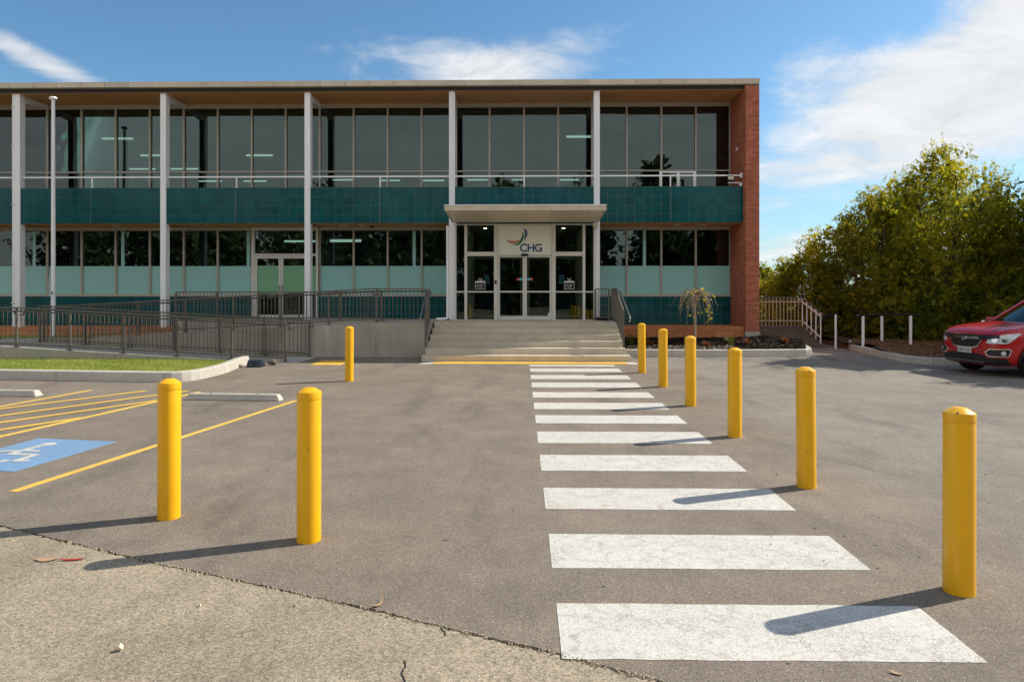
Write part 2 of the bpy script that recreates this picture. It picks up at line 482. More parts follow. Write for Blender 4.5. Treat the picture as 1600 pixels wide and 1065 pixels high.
# ------------------------------------------------------------------ mesh building
class MB:
    def __init__(s):
        s.v, s.f, s.mi, s.tint = [], [], [], []
        s.cur = 0
        s.ct = None

    def add(s, vs, fs):
        o = len(s.v)
        s.v += [tuple(v) for v in vs]
        for f in fs:
            s.f.append([o + i for i in f])
            s.mi.append(s.cur)
            s.tint.append(s.ct if s.ct is not None else 0.5)

    def box(s, x0, x1, y0, y1, z0, z1):
        s.add([(x0, y0, z0), (x1, y0, z0), (x1, y1, z0), (x0, y1, z0), (x0, y0, z1), (x1, y0, z1), (x1, y1, z1), (x0, y1, z1)],
              [(0, 3, 2, 1), (4, 5, 6, 7), (0, 1, 5, 4), (1, 2, 6, 5), (2, 3, 7, 6), (3, 0, 4, 7)])
        return s

    def hexa(s, p):
        """8 corners: bottom loop then top loop, counter-clockwise from above"""
        s.add(p, [(0, 3, 2, 1), (4, 5, 6, 7), (0, 1, 5, 4), (1, 2, 6, 5), (2, 3, 7, 6), (3, 0, 4, 7)])
        return s

    def bar(s, p, q, w, h):
        p, q = Vector(p), Vector(q)
        d_ = (q - p).normalized()
        up_ = Vector((0, 0, 1)) if abs(d_.z) < 0.99 else Vector((0, 1, 0))
        a = d_.cross(up_).normalized() * (w / 2)
        b = a.cross(d_).normalized() * (h / 2)
        vs = [p - a - b, p + a - b, p + a + b, p - a + b, q - a - b, q + a - b, q + a + b, q - a + b]
        s.add(vs, [(0, 1, 2, 3), (7, 6, 5, 4), (0, 4, 5, 1), (1, 5, 6, 2), (2, 6, 7, 3), (3, 7, 4, 0)])
        return s

    def tube(s, pts, r, n=8, cap=True):
        pts = [Vector(p) for p in pts]
        if not isinstance(r, (list, tuple)):
            r = [r] * len(pts)
        o = len(s.v)
        ref = None
        vs = []
        for i, p in enumerate(pts):
            t = (pts[min(i + 1, len(pts) - 1)] - pts[max(i - 1, 0)]).normalized()
            if ref is None:
                ref = Vector((0, 0, 1)) if abs(t.z) < 0.9 else Vector((1, 0, 0))
            a = (ref - t * ref.dot(t)).normalized()
            ref = a
            b = t.cross(a)
            for j in range(n):
                an = 2 * math.pi * j / n
                vs.append(p + (a * math.cos(an) + b * math.sin(an)) * r[i])
        fs = []
        for i in range(len(pts) - 1):
            for j in range(n):
                fs.append((i * n + j, i * n + (j + 1) % n, (i + 1) * n + (j + 1) % n, (i + 1) * n + j))
        if cap:
            fs.append(tuple(range(n))[::-1])
            fs.append(tuple((len(pts) - 1) * n + j for j in range(n)))
        s.add(vs, fs)
        return s

    def lathe(s, prof, n=32, c=(0, 0, 0)):
        vs, fs = [], []
        for r, z in prof:
            for j in range(n):
                an = 2 * math.pi * j / n
                vs.append((c[0] + r * math.cos(an), c[1] + r * math.sin(an), c[2] + z))
        for i in range(len(prof) - 1):
            for j in range(n):
                fs.append((i * n + j, i * n + (j + 1) % n, (i + 1) * n + (j + 1) % n, (i + 1) * n + j))
        fs.append(tuple(range(n))[::-1])
        fs.append(tuple((len(prof) - 1) * n + j for j in range(n)))
        s.add(vs, fs)
        return s

    def prism(s, poly, z0, z1):
        """poly counter-clockwise; z0, z1 numbers or functions of (x, y)"""
        n = len(poly)
        f0 = z0 if callable(z0) else (lambda x, y: z0)
        f1 = z1 if callable(z1) else (lambda x, y: z1)
        vs = [(x, y, f0(x, y)) for x, y in poly] + [(x, y, f1(x, y)) for x, y in poly]
        fs = [tuple(range(n))[::-1], tuple(range(n, 2 * n))] + [(i, (i + 1) % n, n + (i + 1) % n, n + i) for i in range(n)]
        s.add(vs, fs)
        return s

    def mesh(s, name, mats, off=(0, 0, 0), smooth=False, bevel=0.0):
        me = bpy.data.meshes.new(name)
        me.from_pydata([(x - off[0], y - off[1], z - off[2]) for x, y, z in s.v], [], s.f)
        for m_ in (mats if isinstance(mats, (list, tuple)) else [mats]):
            me.materials.append(m_)
        if any(s.mi):
            me.polygons.foreach_set('material_index', s.mi)
        if any(t != 0.5 for t in s.tint):
            a = me.attributes.new('tint', 'FLOAT', 'FACE')
            a.data.foreach_set('value', s.tint)
        if smooth:
            me.polygons.foreach_set('use_smooth', [True] * len(s.f))
        if bevel or smooth:
            bm = bmesh.new()
            bm.from_mesh(me)
            if bevel:
                es = [e for e in bm.edges if len(e.link_faces) == 2 and e.calc_face_angle(0) > 0.6]
                bmesh.ops.bevel(bm, geom=es, offset=bevel, segments=2, affect='EDGES', clamp_overlap=True)
            if smooth:
                for e in bm.edges:
                    if len(e.link_faces) == 2 and e.calc_face_angle(0) > 0.7:
                        e.smooth = False
            bm.to_mesh(me)
            bm.free()
        me.update()
        return me

    def build(s, name, mats, parent=None, smooth=False, bevel=0.0):
        off = ORG.get(parent.name, (0, 0, 0)) if parent else (0, 0, 0)
        return link(name, s.mesh(name, mats, off, smooth, bevel), parent)


ORG = {}


def link(name, data, parent=None, loc=None):
    o = bpy.data.objects.new(name, data)
    COL.objects.link(o)
    if parent:
        o.parent = parent
        po = ORG.get(parent.name, (0, 0, 0))
    else:
        po = (0, 0, 0)
    if loc is not None:
        o.location = (loc[0] - po[0], loc[1] - po[1], loc[2] - po[2])
        ORG[o.name] = tuple(loc)
    else:
        ORG[o.name] = po
    return o


def tag(o, label=None, cat=None, group=None, kind=None):
    if label: o['label'] = label
    if cat: o['category'] = cat
    if group: o['group'] = group
    if kind: o['kind'] = kind
    return o


def thing(name, label, cat, loc=(0, 0, 0), group=None, rz=0):
    o = link(name, None, None, loc)
    o.empty_display_size = 0.2
    o.rotation_euler.z = rz
    return tag(o, label, cat, group)


def struct(o):
    o['kind'] = 'structure'
    return o


def stuff(o):
    o['kind'] = 'stuff'
    return o


def copy_tree(o, parent=None):
    c = o.copy()
    COL.objects.link(c)
    if parent:
        c.parent = parent
    for ch in o.children:
        copy_tree(ch, c)
    return c


def B(x0, x1, y0, y1, z0, z1):
    return MB().box(x0, x1, y0, y1, z0, z1)


# ================================================================== GROUND
struct(MB().prism([(-600, -600), (600, -600), (600, 900), (-600, 900)], -0.6, -0.05).build('ground', TAR))
SEAM = [(-14, 9.2), (-8, 6.9), (-5.6, 5.75), (-3.942, 5.057), (-3.247, 4.752), (-2.352, 4.361), (-1.615, 4.074), (-0.771, 3.728), (-0.401, 3.557), (0.171, 3.312),
        (0.417, 3.189), (0.632, 3.078), (1.3, 2.75), (2.6, 2.15), (6, 1.0), (14, -1.5), (60, -12)]


def rough_line(pts, step, amp, seed):
    r = random.Random(seed)
    out = []
    for (x0, y0), (x1, y1) in zip(pts, pts[1:]):
        L = math.hypot(x1 - x0, y1 - y0)
        st_ = step if abs(x0) < 9 and abs(x1) < 9 else 2.0
        n = max(1, int(L / st_))
        for i in range(n):
            t = i / n
            out.append((x0 + (x1 - x0) * t + r.uniform(-amp, amp) * .4, y0 + (y1 - y0) * t + r.uniform(-amp, amp)))
    out.append(pts[-1])
    return out


up_edge = rough_line(SEAM, 0.022, 0.009, 1)
lo_edge = rough_line([(x, y - 0.013) for x, y in SEAM], 0.022, 0.012, 2)
car_park = struct(MB().prism(up_edge + [(60, 400), (-60, 400), (-60, 16)], -0.04, 0.0).build('car_park', ASPH))
old_pav = struct(MB().prism([(60, -40), ] + lo_edge[::-1] + [(-60, 16), (-60, -40)][0:2], -0.04, -0.004).build('old_pavement', OLD))


def ribbon(pts, w, z=0.004, t=0.003):
    """flat painted strip with a little thickness, along a polyline"""
    mb = MB()
    pts = [Vector((p[0], p[1], 0)) for p in pts]
    L, Rr = [], []
    for i, p in enumerate(pts):
        t_ = (pts[min(i + 1, len(pts) - 1)] - pts[max(i - 1, 0)]).normalized()
        nrm = Vector((-t_.y, t_.x, 0)) * (w / 2)
        L.append(p + nrm)
        Rr.append(p - nrm)
    for i in range(len(pts) - 1):
        q = [Rr[i], Rr[i + 1], L[i + 1], L[i]]
        mb.hexa([(v.x, v.y, z - t) for v in q] + [(v.x, v.y, z) for v in q])
    return mb


# pedestrian crossing
STR = [(3.262, 3.845), (4.335, 4.943), (5.512, 6.106), (6.697, 7.342), (7.918, 8.571), (9.115, 9.707), (10.211, 10.801), (11.325, 11.94), (12.541, 13.205), (13.739, 14.396), (14.984, 15.637), (16.08, 16.42)]
for i, (a, b) in enumerate(STR):
    xl = 0.177 - 0.0052 * (a - 3.3)
    xr = 2.185 - 0.0045 * (a - 3.3)
    rr = random.Random(40 + i)
    jag = lambda s: rr.uniform(-s, s)
    n = 14
    front = [(xl + (xr - xl) * t / n + (0 if t in (0, n) else jag(.01)), a + jag(.004)) for t in range(n + 1)]
    back = [(xl + (xr - xl) * t / n + (0 if t in (0, n) else jag(.01)), b + jag(.004)) for t in range(n, -1, -1)]
    MB().prism(front + back, 0.0004, 0.0026).build('crossing_stripe', WHITE_PAINT, car_park)
# yellow bay markings
def yline(p, q, w, z=0.0045):
    return ribbon([p, q], w, z).build('bay_line', YEL_PAINT, car_park)


yline((-4.486, 5.90), (-3.685, 10.95), 0.082)
yline((-8.75, 5.80), (-7.728, 12.02), 0.09)
yline((-6.85, 5.3), (-5.69, 11.87), 0.09)
for p, q in (((-8.02, 9.77), (-6.683, 11.924)), ((-8.16, 8.2), (-5.95, 11.94)), ((-8.36, 6.7), (-5.918, 10.875)), ((-7.6, 6.9), (-6.15, 9.36)), ((-7.4, 5.6), (-6.33, 8.2))):
    ribbon([p, q], 0.10, 0.009).build('hatch_line', YEL_PAINT, car_park)
# accessible-bay symbol
patch = MB().prism([(-5.98, 6.70), (-4.969, 6.553), (-4.763, 7.892), (-5.807, 8.047)], 0.001, 0.0045).build('symbol_panel', BLUE_PAINT, car_park)
sy = MB()
SZZ = [0.0]
def sbar(p, q, w):
    SZZ[0] += .0004
    r_ = ribbon([p, q], w, 0.0062 + SZZ[0], 0.0015)
    sy.add(r_.v, r_.f)


sbar((-5.50, 7.70), (-5.56, 7.27), 0.075)
sbar((-5.53, 7.43), (-5.33, 7.40), 0.07)
sbar((-5.57, 7.27), (-5.245, 7.225), 0.075)
sbar((-5.245, 7.24), (-5.27, 6.945), 0.075)
sbar((-5.29, 6.955), (-5.136, 6.98), 0.07)
sy.prism([(-5.462 + .075 * math.cos(t * .524), 7.735 + .075 * math.sin(t * .524)) for t in range(12)], 0.005, 0.0090)
arc = [(-5.62 + .285 * math.cos(R(a_)), 7.10 + .285 * math.sin(R(a_))) for a_ in range(82, 352, 15)]
r_ = ribbon(arc, 0.07, 0.0094, 0.0015)
sy.add(r_.v, r_.f)
sy.build('wheelchair_symbol', WHITE_PAINT, car_park)
# cracks in the old surface and in the newer asphalt
for pts, par in (([(-0.54, 2.9), (-0.535, 3.06), (-0.567, 3.14), (-0.560, 3.19), (-0.575, 3.25)], old_pav), ([(-0.436, 3.56), (-0.425, 3.53), (-0.413, 3.52), (-0.405, 3.47)], old_pav),
                 ([(1.5, 2.55), (1.7, 2.3), (1.62, 2.0)], old_pav)):
    q = []
    for (x0, y0), (x1, y1) in zip(pts, pts[1:]):
        for i in range(6):
            q.append((x0 + (x1 - x0) * i / 6 + rng.uniform(-.004, .004), y0 + (y1 - y0) * i / 6))
    ribbon(q, 0.006, -0.001, 0.002).build('crack', TAR, par)

# ------------------------------------------------------------------ kerbs
def arc_pts(c, r, a0, a1, n):
    return [(c[0] + r * math.cos(R(a0 + (a1 - a0) * i / n)), c[1] + r * math.sin(R(a0 + (a1 - a0) * i / n))) for i in range(n + 1)]


def kerb(name, pts, w, h, joints, side=1):
    """pts: outer foot line; joints: indices where one stone ends and the next begins; side: +1 the top lies to the left of travel"""
    root = struct(link(name, None, None, (pts[0][0], pts[0][1], 0)))
    P = [Vector((x, y, 0)) for x, y in pts]
    nr = []
    for i in range(len(P)):
        t = (P[min(i + 1, len(P) - 1)] - P[max(i - 1, 0)]).normalized()
        nr.append(Vector((-t.y, t.x, 0)) * side)
    js = [0] + joints + [len(P) - 1]
    prof = [(0, -0.03), (0.015, h - 0.035), (0.022, h - 0.012), (0.045, h), (w - 0.01, h), (w, h - 0.01), (w, -0.03)]
    for a, b in zip(js, js[1:]):
        vs, fs = [], []
        m_ = len(prof)
        for i in range(a, b + 1):
            p = P[i]
            if i == a and a > 0: p = p + (P[i + 1] - p).normalized() * 0.005
            if i == b and b < len(P) - 1: p = p + (P[i - 1] - p).normalized() * 0.005
            for u, z in prof:
                vs.append(p + nr[i] * u + Vector((0, 0, z)))
        for i in range(b - a):
            for j in range(m_):
                q = (i * m_ + j, (i + 1) * m_ + j, (i + 1) * m_ + (j + 1) % m_, i * m_ + (j + 1) % m_)
                fs.append(q if side > 0 else q[::-1])
        fs.append(tuple(range(m_)) if side > 0 else tuple(range(m_))[::-1])
        e = tuple((b - a) * m_ + j for j in range(m_))
        fs.append(e[::-1] if side > 0 else e)
        mb = MB()
        mb.add(vs, fs)
        mb.build('kerb_stone', KERB, root)
    return root


KL = [(-20, 14.1), (-17, 13.9), (-14.2, 13.7), (-11.6, 13.52), (-9.26, 13.31), (-7.01, 13.11), (-6.86, 13.13), (-6.70, 13.22), (-6.58, 13.36), (-6.50, 13.55), (-6.455, 13.9), (-6.45, 14.6), (-6.53, 15.2), (-6.66, 15.9), (-6.70, 16.5)]
kerb('lawn_kerb', KL, 0.17, 0.195, [1, 2, 3, 4, 5, 11])
KR = [(2.70, 18.45), (3.95, 18.40), (5.55, 18.42), (7.30, 18.55), (7.62, 18.60), (7.86, 18.80), (8.10, 19.45), (8.28, 20.1), (8.50, 21.4)]
kerb('garden_kerb', KR, 0.16, 0.20, [1, 2, 3, 6])
KM = [(9.86, 20.9), (9.74, 20.2), (9.60, 19.2), (9.47, 18.2), (9.42, 17.4), (9.52, 16.9), (9.80, 16.55), (10.3, 16.43), (11.6, 16.42), (13.2, 16.44), (15, 16.45), (17, 16.4), (20, 16.3)]
kerb('mound_kerb', KM, 0.16, 0.17, [1, 3, 6, 8, 9, 10, 11])

# lawn in front of the ramp, and the strip behind it
lawn_poly = [(-20, 14.2), (-14.2, 13.8), (-9.26, 13.42), (-7.05, 13.22), (-6.75, 13.35), (-6.6, 13.7), (-6.6, 14.6), (-6.68, 15.2), (-6.8, 15.9), (-6.84, 16.79), (-20, 16.79)]
lz = lambda x, y: 0.165 - 0.085 * max(0.0, min(1.0, (y - 13.6) / 3.1)) - 0.05 * max(0, min(1, (x + 9.0) / 2.4))
struct(MB().prism(lawn_poly, -0.03, lz).build('lawn', TURF))
struct(MB().prism([(-24, 19.83), (-10.36, 19.83), (-10.36, 20.49), (-24, 20.49)], -0.03, 0.375).build('grass_strip', TURF))


def inside(poly, x, y):
    c = False
    for (x0, y0), (x1, y1) in zip(poly, poly[1:] + poly[:1]):
        if (y0 > y) != (y1 > y) and x < (x1 - x0) * (y - y0) / (y1 - y0) + x0:
            c = not c
    return c


def blades(n, poly, bx, zf, h0, h1, seed):
    r = random.Random(seed)
    vs, fs, tn = [], [], []
    c = 0
    while c < n:
        x, y = r.uniform(bx[0], bx[1]), r.uniform(bx[2], bx[3])
        if not inside(poly, x, y):
            continue
        c += 1
        z = zf(x, y)
        h = r.uniform(h0, h1)
        a = r.uniform(0, 6.283)
        w = r.uniform(.004, .009)
        l_ = r.uniform(0, 0.8) * h
        b = r.uniform(0, 6.283)
        o = len(vs)
        vs += [(x - w * math.cos(a), y - w * math.sin(a), z - .005), (x + w * math.cos(a), y + w * math.sin(a), z - .005), (x + l_ * math.cos(b), y + l_ * math.sin(b), z + h)]
        fs.append((o, o + 1, o + 2))
        patch_ = 0.5 + 0.5 * math.sin(x * 1.7 + 2 * math.sin(y * 2.1)) * math.sin(y * 3.1 + x)
        tn.append(min(1, max(0, 0.25 + 0.4 * patch_ + r.uniform(-.3, .4))))
    mb = MB()
    mb.v, mb.f, mb.mi, mb.tint = vs, fs, [0] * len(fs), tn
    return mb


stuff(tag(blades(42000, lawn_poly, (-15, -6.5, 13.2, 16.8), lz, .02, .06, 5).build('grass', GRASS), 'short bright green lawn between the kerb and the low ramp wall', 'grass'))
stuff(tag(blades(7000, [(-17, 19.9), (-10.4, 19.9), (-10.4, 20.48), (-17, 20.48)], (-17, -10.4, 19.9, 20.48), lambda x, y: .375, .03, .11, 6).build('grass', GRASS), 'rough dark grass growing along the orange plinth behind the ramp', 'grass'))

# garden bed right of the steps
bed_poly = [(2.66, 18.60), (3.95, 18.55), (5.55, 18.57), (7.26, 18.70), (7.5, 18.76), (7.70, 18.92), (7.94, 19.5), (8.10, 20.1), (7.6, 20.6), (7.16, 20.6), (6.98, 20.49), (2.66, 20.49)]


def bed_z(x, y):
    t = max(0, min(1, (y - 18.7) / 1.5))
    z = 0.17 + 0.20 * t
    z += 0.15 * math.exp(-((x - 6.9) / .6) ** 2 - ((y - 19.7) / .45) ** 2)
    return z + 0.012 * math.sin(x * 7 + y * 4)


mb = MB()
NX, NY = 46, 16
idx = {}
for i in range(NX + 1):
    for j in range(NY + 1):
        x, y = 2.66 + (8.1 - 2.66) * i / NX, 18.56 + (20.5 - 18.56) * j / NY
        idx[i, j] = len(mb.v)
        mb.v.append((x, y, bed_z(x, y)))
for i in range(NX):
    for j in range(NY):
        cx, cy = 2.66 + 5.44 * (i + .5) / NX, 18.56 + 1.94 * (j + .5) / NY
        if inside(bed_poly, cx, cy):
            mb.f.append([idx[i, j], idx[i + 1, j], idx[i + 1, j + 1], idx[i, j + 1]])
            mb.mi.append(0)
            mb.tint.append(.5)
struct(mb.build('garden_bed', SOIL, smooth=True))
struct(MB().prism(bed_poly, -0.03, 0.13).build('garden_soil', SOIL))


def chips(n, poly, bx, zf, s0, s1, seed, flat=0.35):
    r = random.Random(seed)
    mb_ = MB()
    c = 0
    while c < n:
        x, y = r.uniform(bx[0], bx[1]), r.uniform(bx[2], bx[3])
        if not inside(poly, x, y):
            continue
        c += 1
        s_ = r.uniform(s0, s1)
        m3 = Matrix.Rotation(r.uniform(0, 6.28), 3, 'Z') @ Matrix.Rotation(r.uniform(-.6, .6), 3, 'X') @ Matrix.Rotation(r.uniform(-.6, .6), 3, 'Y')
        e = Vector((s_ * r.uniform(.8, 1.6), s_ * r.uniform(.35, .7), s_ * flat * r.uniform(.6, 1.2)))
        z = zf(x, y) + e.z * .6
        P_ = []
        for sz in (-1, 1):
            for sx, sy_ in ((-1, -1), (1, -1), (1, 1), (-1, 1)):
                P_.append(Vector((x, y, z)) + m3 @ Vector((sx * e.x * r.uniform(.7, 1), sy_ * e.y * r.uniform(.7, 1), sz * e.z)))
        mb_.ct = r.random()
        mb_.hexa(P_)
    return mb_


stuff(tag(chips(5200, bed_poly, (2.6, 8.1, 18.5, 20.5), bed_z, .012, .045, 11).build('bark_mulch', BARK), 'dark bark mulch spread over the garden bed by the steps', 'mulch'))
stone_poly = [(2.8, 18.62), (5.9, 18.62), (5.7, 19.1), (2.8, 19.1)]
PEBB = M('grey_pebble', (0.17, 0.145, 0.115), 0.9, 0.15, tint=0.6)
stuff(tag(chips(700, stone_poly, (2.6, 6, 18.5, 19.1), lambda x, y: bed_z(x, y) + .012, .015, .04, 12, .6).build('pebbles', PEBB), 'loose grey pebbles along the front of the mulch bed', 'pebbles'))

# dirt mound by the car and its litter
mound_poly = [(10.02, 20.9), (9.9, 20.2), (9.76, 19.2), (9.63, 18.2), (9.58, 17.4), (9.66, 16.98), (9.9, 16.7), (10.3, 16.59), (11.6, 16.58), (15, 16.61), (20, 16.45), (26, 16.4), (26, 30), (10.2, 30)]
mz = lambda x, y: 0.13 + 0.10 * max(0, min(1, (y - 16.9) / 1.6)) + 0.03 * math.sin(x * 2.1) * math.sin(y * 1.7)
mb = MB()
idx = {}
NX, NY = 50, 45
for i in range(NX + 1):
    for j in range(NY + 1):
        x, y = 9.55 + 16.4 * i / NX, 16.58 + 13.4 * j / NY
        idx[i, j] = len(mb.v)
        mb.v.append((x, y, mz(x, y)))
for i in range(NX):
    for j in range(NY):
        if inside(mound_poly, 9.55 + 16.4 * (i + .5) / NX, 16.58 + 13.4 * (j + .5) / NY):
            mb.f.append([idx[i, j], idx[i + 1, j], idx[i + 1, j + 1], idx[i, j + 1]])
            mb.mi.append(0)
            mb.tint.append(.5)
struct(mb.build('dirt_mound', DIRT, smooth=True))
struct(MB().prism(mound_poly, -0.03, 0.10).build('mound_base', DIRT))
stuff(tag(chips(2600, mound_poly, (9.6, 15, 16.6, 21.5), mz, .015, .05, 13, .2).build('leaf_litter', LITTER), 'brown dry leaf litter under the large trees', 'leaf litter'))

# ================================================================== OFFICE BUILDING
YC, YW, YR = 20.6, 21.95, 20.4
bld = thing('office_building', 'long two-storey office building with teal tile bands and red brick end wall', 'building', (-4.5, 21.2, 0))
COLX = [(-20.05, -19.87), (-15.62, -15.445), (-11.112, -10.935), (-6.689, -6.512), (-2.292, -2.115), (2.08, 2.259)]
MUL = [-19.95, -18.86, -17.76, -16.65, -15.524, -14.39, -13.274, -12.155, -11.043, -9.934, -8.826, -7.721, -6.618, -5.517, -4.417, -3.32, -2.205, -1.132, -0.026, 1.068, 2.155, 3.261, 4.364, 5.46, 6.552]
# core: slabs, back walls, interior
B(-20.2, 6.55, 22.06, 36.0, 3.80, 4.05).build('floor_slab', INNER, bld)
B(-20.2, 6.55, 22.06, 36.0, 0.55, 0.90).build('ground_slab', CARPET, bld)
B(-20.2, 6.55, 36.0, 36.25, 0.0, 7.90).build('back_wall', INNER, bld)
B(-20.45, -20.2, 20.42, 36.25, 0.0, 7.90).build('side_wall', BRICK, bld)
B(-20.2, 6.55, 22.2, 36.0, 7.56, 7.60).build('ceiling', INCEIL, bld)
B(-20.2, -2.3, 29.5, 29.6, 0.9, 3.8).build('partition', INNER, bld)
B(2.5, 6.5, 27.5, 27.6, 0.9, 3.8).build('partition', INNER, bld)
B(-2.3, 2.5, 31.0, 31.1, 0.9, 3.8).build('partition', INNER, bld)
for (x0, x1, y) in [(-15.943, -14.807, 25.484), (-16.271, -15.2, 28.64), (-18.6, -17.4, 31.8), (-16.645, -15.381, 31.815), (-17.013, -15.843, 35.357), (-11.796, -10.684, 28.724), (-14.673, -13.503, 35.401),
                    (-9.912, -8.855, 35.08), (-7.543, -6.48, 35.329), (-5.284, -4.187, 35.371), (-2.974, -1.916, 35.211), (1.551, 2.481, 25.491), (-0.661, -0.033, 35.254), (1.817, 2.775, 35.3)]:
    B(x0, x1, y - .06, y + .06, 7.505, 7.555).build('ceiling_lamp', LAMP, bld)
for x in (-9.4, -7.6):
    B(x, x + 1.2, 26.5, 26.6, 3.70, 3.79).build('ceiling_lamp', LAMP, bld)
# roof
roof = B(-20.6, 6.966, 20.47, 36.4, 7.925, 8.07).build('roof', FASC, bld)
fm = B(0, .722, 0, .05, 0, .165).mesh('fascia_panel', FASC, bevel=0.004)
x = 6.972
i = 0
while x > -20.5:
    link('fascia_panel', fm, roof, (x - .722, YR + (0.003 if i % 3 else 0.0), 7.927))
    x -= .729
    i += 1
B(-20.5, 6.55, 20.55, 22.05, 7.80, 7.923).build('soffit', [SOFF], roof)
B(-20.5, 6.55, 20.535, 20.548, 7.81, 7.923).build('shade_strip', DARK, roof)  # near-black strip paints in the shade along the soffit's front edge
for a, b in COLX:
    cx = (a + b) / 2
    # beam tapering from the column to the window wall
    MB().hexa([(cx - .06, 20.82, 7.58), (cx + .06, 20.82, 7.58), (cx + .06, 21.88, 7.70), (cx - .06, 21.88, 7.70),
               (cx - .06, 20.82, 7.797), (cx + .06, 20.82, 7.797), (cx + .06, 21.88, 7.797), (cx - .06, 21.88, 7.797)]).build('roof_beam', WHITE, bld)
    zb = 0.675 if a < -10 else 0.90
    B(a, b, YC, YC + .23, zb, 7.925).build('column', WHITE, bld, bevel=0.006)
MB().tube([(-15.655, 20.62, 0.70), (-15.655, 20.62, 7.9)], .036, 10).build('downpipe', WHITE, bld, smooth=True)
MB().tube([(-2.335, 20.64, 3.75), (-2.335, 20.64, 1.02), (-2.35, 20.62, .95), (-2.40, 20.58, .935), (-2.62, 20.5, .935), (-2.66, 20.48, .92)], .045, 10).build('downpipe', WHITE, bld, smooth=True)
MB().tube([(-2.20, 20.575, 4.0), (-2.20, 20.575, 7.9)], .028, 10).build('downpipe', WHITE, bld, smooth=True)
for z in (1.4, 2.6, 4.4, 6.2, 7.4):
    B(-15.70, -15.61, 20.575, 20.59, z, z + .03).build('pipe_clip', SILVER, bld)

# balcony bands, one per bay, with glazed tiles
TW, TH = 0.271, 0.2695
tile_me = B(0, TW - .009, 0, .012, 0, TH - .009).mesh('tile', TILE, bevel=0.0025)
ends = COLX + [(6.552, 6.6)]
bays = []
for k_ in range(len(COLX)):
    x0, x1 = COLX[k_][1] - .01, ends[k_ + 1][0] + .01
    if k_ == 5:
        x1 = 6.552
    bays.append((x0, x1))
for bi, (x0, x1) in enumerate(bays):
    bal = B(x0, x1, YC + .05, YC + .20, 3.845, 4.905).build('balcony', GROUT, bld)
    B(x0, x1, YC + .201, YW - .07, 3.86, 4.06).build('balcony_slab', CONC, bal)
    B(x0, x1, YC + .06, YW - .066, 3.833, 3.8445).build('soffit', SOFF, bal)
    B(x0, x1, YC + .03, YC + .21, 4.9055, 4.925).build('capping', M('green_capping', (0.03, 0.10, 0.06), .6) if bi == 0 else bpy.data.materials['green_capping'], bal)
    if bi == 5:
        B(6.5525, 6.556, YC + .06, YC + .9, 3.845, 4.905).build('end_panel', BLACK, bal)
    mid = (max(x0, COLX[bi][1]) + (ends[bi + 1][0] if bi < 5 else 6.54)) / 2
    rest = MB()
    for r_i in range(4):
        z = 3.838 + r_i * TH
        for sgn in (-1, 1):
            for c_i in range(8):
                xa = mid + .004 + c_i * TW if sgn > 0 else mid - .004 - (c_i + 1) * TW
                w = TW - .009
                if xa + w > x1: w = x1 - xa
                if xa < x0: w -= x0 - xa; xa = x0
                if w < .03: continue
                if bi == 0 or (bi == 1 and sgn < 0 and c_i > 3):
                    rest.box(xa, xa + w, YC + .038, YC + .05, z, z + TH - .006)
                    continue
                t_ = link('tile', tile_me, bal, (xa, YC + .038 + rng.uniform(-.0012, .0012), z))
                t_.scale.x = w / (TW - .009)
                t_.rotation_euler = (rng.uniform(-.002, .002), 0, rng.uniform(-.002, .002))
    if rest.v:
        stuff(rest.build('tiles', TILE, bal))
    # white balcony rail
    rl = MB().bar((x0 + .01, YC + .12, 5.262), (x1 + (0 if bi == 5 else -.01), YC + .12, 5.262), .03, .042).build('balcony_rail', WHITE, bal)
    B(mid - .017, mid + .017, YC + .103, YC + .137, 4.926, 5.24).build('rail_post', WHITE, rl)
    B(mid - .06, mid + .06, YC + .08, YC + .16, 4.926, 4.936).build('foot_plate', WHITE, rl)
B(6.50, 6.551, YC + .09, YC + .15, 5.19, 5.34).build('rail_bracket', WHITE, bld)
B(6.12, 6.49, YC + .05, YC + .11, 5.02, 5.045).build('light_arm', WHITE, bld)
MB().hexa([(6.47, YC + .05, 4.93), (6.53, YC + .05, 4.93), (6.53, YC + .11, 4.93), (6.47, YC + .11, 4.93), (6.43, YC + .05, 5.05), (6.53, YC + .05, 5.05), (6.53, YC + .11, 5.05), (6.43, YC + .11, 5.05)]).build('light_arm', WHITE, bld)
fl = B(6.08, 6.27, YC - .02, YC + .06, 5.07, 5.24).build('floodlight', BLACK, bld, bevel=.006)
B(6.095, 6.255, YC - .026, YC - .021, 5.115, 5.225).build('lens', M('flood_lens', (.55, .52, .40), .3), fl)
B(6.53, 6.552, 21.15, 21.25, 6.11, 6.20).build('wall_sensor', WHITE, bld)
for x in (4.16, 4.70, 5.20):
    B(x, x + .075, 21.15, 21.22, 4.95, 5.47).build('gate_post', WHITE, bld)
B(4.236, 5.199, 21.16, 21.21, 5.425, 5.468).build('gate_rail', WHITE, bld)
for x, z in ((-5.68, 3.832), (-5.115, 3.832), (4.73, 3.832), (5.507, 3.832), (-12.9, 3.832), (-0.1, 0)):
    if z:
        MB().lathe([(.13, 0), (.13, -.01), (.10, -.014), (.10, -.006)], 20, (x, 21.3, z)).build('soffit_light', SILVER, bld)
cam_ = MB().lathe([(.05, 0), (.05, -.03), (.045, -.05), (.025, -.075), (.0, -.08)], 16, (-4.81, 21.4, 3.832)).build('dome_camera', BLACK, bld, smooth=True)

